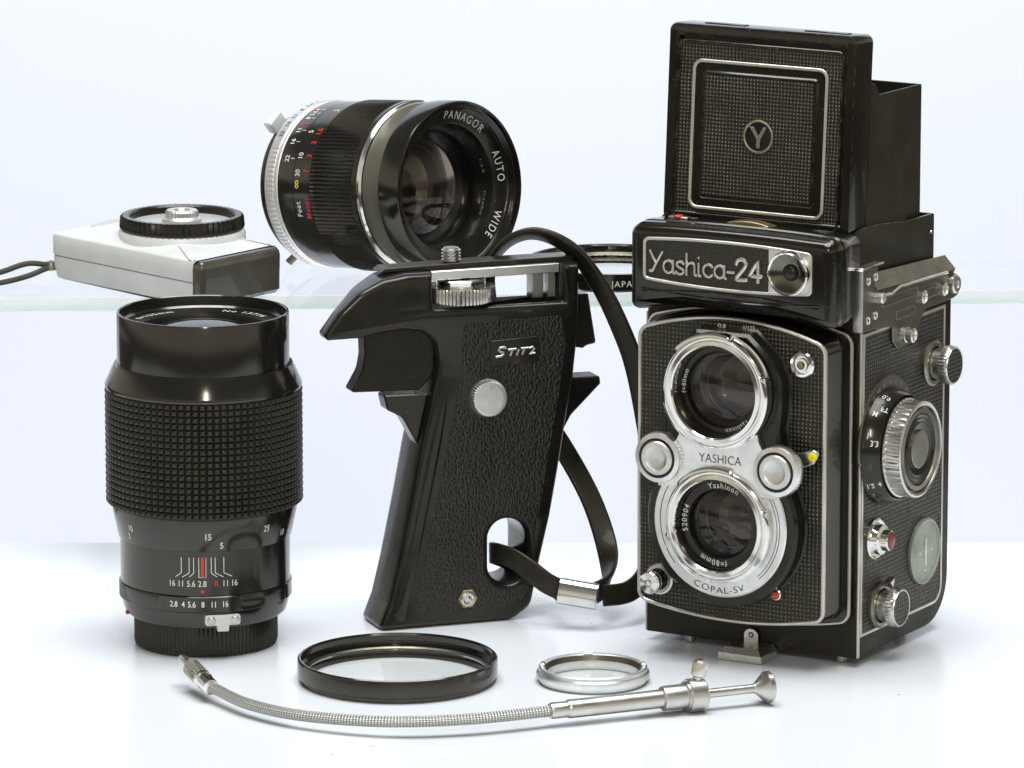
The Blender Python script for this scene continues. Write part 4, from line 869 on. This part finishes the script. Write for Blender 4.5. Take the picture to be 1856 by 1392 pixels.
nt = MB(GM).prism(hx, -.2, .3, bev=.1).build('hex_nut', 'brass', grip)
MB(GM @ T(24.1, 8.6, 0)).lathe([(2.5, .2), (2.4, .7), (1.9, .9), (1.3, .7), (1.2, .4), (.7, .5), (.01, .9)], 28).build('screw', 'steel', nt)

# ------ wrist strap of the grip, in grip-local millimetres
GI = (T(-36.92, 5.14, 0) @ RZ(20)).inverted()
def ribbon(pts, wd, width=7.0, th=1.7, k=8):
    P = crom(pts, k); Wv = crom(wd, k); loops = []; n = len(P)
    sec = fillet([(-width / 2, -th / 2, th * .45), (width / 2, -th / 2, th * .45), (width / 2, th / 2, th * .45), (-width / 2, th / 2, th * .45)], 3)
    # two shallow ribs pressed along the strap
    for i, p in enumerate(P):
        t = (P[min(i + 1, n - 1)] - P[max(i - 1, 0)]).normalized(); w = Wv[i]; w = (w - t * w.dot(t)).normalized(); b = t.cross(w)
        loops.append([tuple(p + w * x + b * y) for x, y in sec])
    return loops
# big loop: clasp -> right behind the camera -> up -> arch -> down behind the grip -> back round to the clasp
pA = [(29.5, 6.5, 11.2), (38, 13, 11.2), (44.0, 22, 16.0), (46.6, 26, 30), (45.4, 27, 50), (40.2, 28, 79.4), (34.6, 29, 95.5), (27.4, 31, 109.4), (18.4, 33, 120.2), (6.6, 34, 124.6), (-3.5, 35, 119.6), (-8.0, 36, 108), (-4, 40, 85), (6, 44, 68), (17.0, 45, 51), (26, 40, 35), (31.0, 30, 21), (31.0, 16, 13.5), (26.5, 8.5, 11.4)]
wA = [(0, .2, 1), (-.25, .25, .9), (-.6, .2, .7), (-.9, .35, .1), (-.95, .4, -.1), (-.85, .45, -.3), (-.8, .5, -.4), (-.65, .6, -.5), (-.35, .75, -.6), (-.05, .8, -.6), (.25, .85, -.4), (.6, .7, .3), (.7, .6, .4), (.8, .5, .3), (.85, .4, .3), (.8, .4, .4), (.7, .3, .6), (.3, .2, .9), (0, .2, 1)]
Sm = MB(GI)
Sm.loft(ribbon(pA, wA))
st = Sm.build('wrist_strap', 'strap', grip)
# short loop through the slot
pB = [(15.5, 9.0, 12.6), (11.0, 8.6, 15.0), (6.0, 9.8, 18.6), (1.0, 12.6, 21.6), (-4.0, 16.6, 22.6), (-6.6, 22, 21.8), (-5.6, 28, 20), (-1, 35, 16.6), (7, 34, 12.6), (12.5, 22, 11.2), (16.0, 11.5, 11.0)]
wB = [(-.35, .1, -.9), (-.4, .1, -.9), (-.35, .1, -.9), (-.2, .1, -1), (-.05, .1, -1), (0, 0, -1), (0, 0, -1), (0, 0, -1), (0, 0, -1), (0, 0, -1), (-.2, .1, -.95)]
MB(GI).loft(ribbon(pB, wB, 7.0, 1.6)).build('slot_loop', 'strap', st)
cdir = Vector((1, -.16, -.14)).normalized()
cy_ = Vector((0, .3, 1)); cy_ = (cy_ - cdir * cy_.dot(cdir)).normalized(); cz_ = cdir.cross(cy_)
CM = Matrix((cdir, cy_, cz_)).transposed().to_4x4(); CM.translation = Vector((21.3, 7.6, 11.6))
sec = [(4.3 * cos(2 * PI * k / 40), 2.9 * math.copysign(abs(sin(2 * PI * k / 40)) ** .8, sin(2 * PI * k / 40))) for k in range(40)]
MB(GI @ CM).loft([[(x_, a * s_, b * s_) for a, b in sec] for x_, s_ in ((-6.4, .94), (-6.2, 1.0), (6.2, 1.0), (6.4, .94))]).build('strap_clasp', 'chrome', st)

# ================================================================== CABLE RELEASE
rel = thing('cable_release', 'silver braided cable release lying along the front edge with its plunger out', 'cable release', (0, 0, 0))
path = crom([(-94.6, -84.2, 5.2), (-91.0, -87.6, 4.6), (-80.2, -103.6, 4.0), (-62.9, -118.4, 4.2), (-37.7, -127.6, 4.8), (-12.9, -125.4, 5.0), (11.5, -115.8, 5.0)], 24)
def braid():
    s = NT('braided_sleeve'); s.setp(Metallic=.75, Roughness=.34)
    uv = s.n('ShaderNodeUVMap').outputs[0]; sp = s.n('ShaderNodeSeparateXYZ'); s.l(uv, sp.inputs[0])
    a = s.math('SINE', s.math('ADD', s.math('MULTIPLY', sp.outputs[0], 2 * PI * 9), s.math('MULTIPLY', sp.outputs[1], 2 * PI * 66)))
    b = s.math('SINE', s.math('SUBTRACT', s.math('MULTIPLY', sp.outputs[0], 2 * PI * 9), s.math('MULTIPLY', sp.outputs[1], 2 * PI * 66)))
    h = s.math('MULTIPLY', s.math('ADD', s.math('MULTIPLY', a, b), 1.0), .5)
    m0 = s.n('ShaderNodeMix', data_type='RGBA'); s.l(h, m0.inputs[0]); m0.inputs[6].default_value = (.16, .155, .14, 1); m0.inputs[7].default_value = (.74, .73, .70, 1)
    s.l(m0.outputs[2], s.b.inputs['Base Color']); s.l(s.bump(h, .0003, .8), s.b.inputs['Normal']); return s.m
M['braid'] = braid()
mb = MB(); mb.tube(path, 1.75, 16, caps=False); cab = mb.build('cable', 'braid', rel)
uvl = cab.data.uv_layers.new(name='UVMap'); npath = len(path)
# length/around coordinates for the braid, from the nearest path point
import bisect
cum = [0.0]
for a, b in zip(path, path[1:]): cum.append(cum[-1] + (b - a).length)
def uvof(co, q):
    p = co / MM; j = min(range(npath), key=lambda k: (path[k] - p).length_squared); t = (path[min(j + 1, npath - 1)] - path[max(j - 1, 0)]).normalized()
    d = p - path[j]; side = Vector((0, 0, 1)).cross(t).normalized(); up = t.cross(side)
    return math.atan2(d.dot(up), d.dot(side)) / (2 * PI) + .5, cum[j] / cum[-1]
vuv = [uvof(v.co, 0) for v in cab.data.vertices]
for poly in cab.data.polygons:
    us = [vuv[cab.data.loops[l].vertex_index] for l in poly.loop_indices]; hi = max(u for u, _ in us)
    for l, (u_, v_) in zip(poly.loop_indices, us): uvl.data[l].uv = (u_ + 1 if hi - u_ > .5 else u_, v_)
# tip end: ferrule, knurled collar, threaded pin
tdir = (Vector((-94.6, -84.2, 5.2)) - Vector((-91.0, -87.6, 4.6))).normalized(); tdir = (Vector((-105.6, -60.6, 9.4)) - Vector((-94.6, -84.2, 5.2))).normalized()
def axis_at(o, d):
    d = d.normalized(); x = Vector((0, 0, 1)).cross(d).normalized(); y = d.cross(x); m = Matrix((x, y, d)).transposed().to_4x4(); m.translation = o; return m
AM = axis_at(Vector((-92.4, -86.6, 4.9)), tdir)
MB(AM).lathe([(1.8, -.6), (2.5, -.3), (2.6, .4), (2.6, 5.0), (2.3, 5.4), (2.9, 5.8), (2.9, 7.0), (2.4, 7.4)], 32, cap0=True).build('ferrule', 'chrome', rel)
MB(AM).lathe([(2.3, 7.2), (2.8, 7.5), (2.9, 8.0), (2.9, 15.8), (2.4, 16.6), (1.4, 17.0)], 48, rf=lambda i, k, r, z: r - (.3 if (1 <= k <= 3 and i % 2) else 0)).build('knurled_collar', 'steel', rel)
MB(AM).lathe([(1.5, 16.6), (1.55, 17), (1.4, 22.6), (1.0, 24.4), (.6, 24.8), (.01, 24.9)], 24).build('threaded_tip', 'steel', rel)
PD = (Vector((79.6, -87.4, 5.3)) - Vector((11.5, -115.8, 5.0))).normalized(); PM = axis_at(Vector((11.5, -115.8, 5.0)), PD)
MB(PM).lathe([(1.7, -.3), (2.3, 0), (2.5, .6), (2.5, 5.4), (2.8, 5.8), (2.9, 6.6), (2.9, 36.6), (3.2, 37.0)], 40, cap0=True).build('release_barrel', 'steel', rel)
MB(PM).lathe([(3.0, 36.6), (3.7, 37.0), (3.85, 37.6), (3.85, 44.2), (4.5, 44.6), (4.5, 45.4), (3, 45.6)], 40).build('head', 'steel', rel)
lk = MB(PM).lathe([(3, 45.2), (5.0, 45.3), (5.2, 45.6), (5.2, 50.4), (4.9, 50.8), (1.6, 50.9)], 44).build('lock_ring', 'steel', rel)
SD = Vector((.16, .1, 1)); so_ = PM @ Vector((0, 0, 48.0)); AS = axis_at(so_, SD)
MB(AS).lathe([(1.5, 4.6), (1.6, 5.6), (2.1, 5.9), (2.3, 6.3), (2.3, 10.2), (1.8, 11.1), (.01, 11.5)], 60, rf=lambda i, k, r, z: r - (.13 if (3 <= k <= 4 and i % 2) else 0)).build('lock_screw', 'steel', lk)
MB(PM).lathe([(1.45, 50), (1.45, 68.6)], 24).build('plunger_rod', 'steel', rel)
MB(PM).lathe([(1.4, 67.4), (1.8, 68.2), (4.4, 71.2), (4.9, 71.6), (4.9, 73.0), (4.6, 73.4), (3.0, 73.6), (.01, 73.2)], 40).build('plunger_button', 'steel', rel)
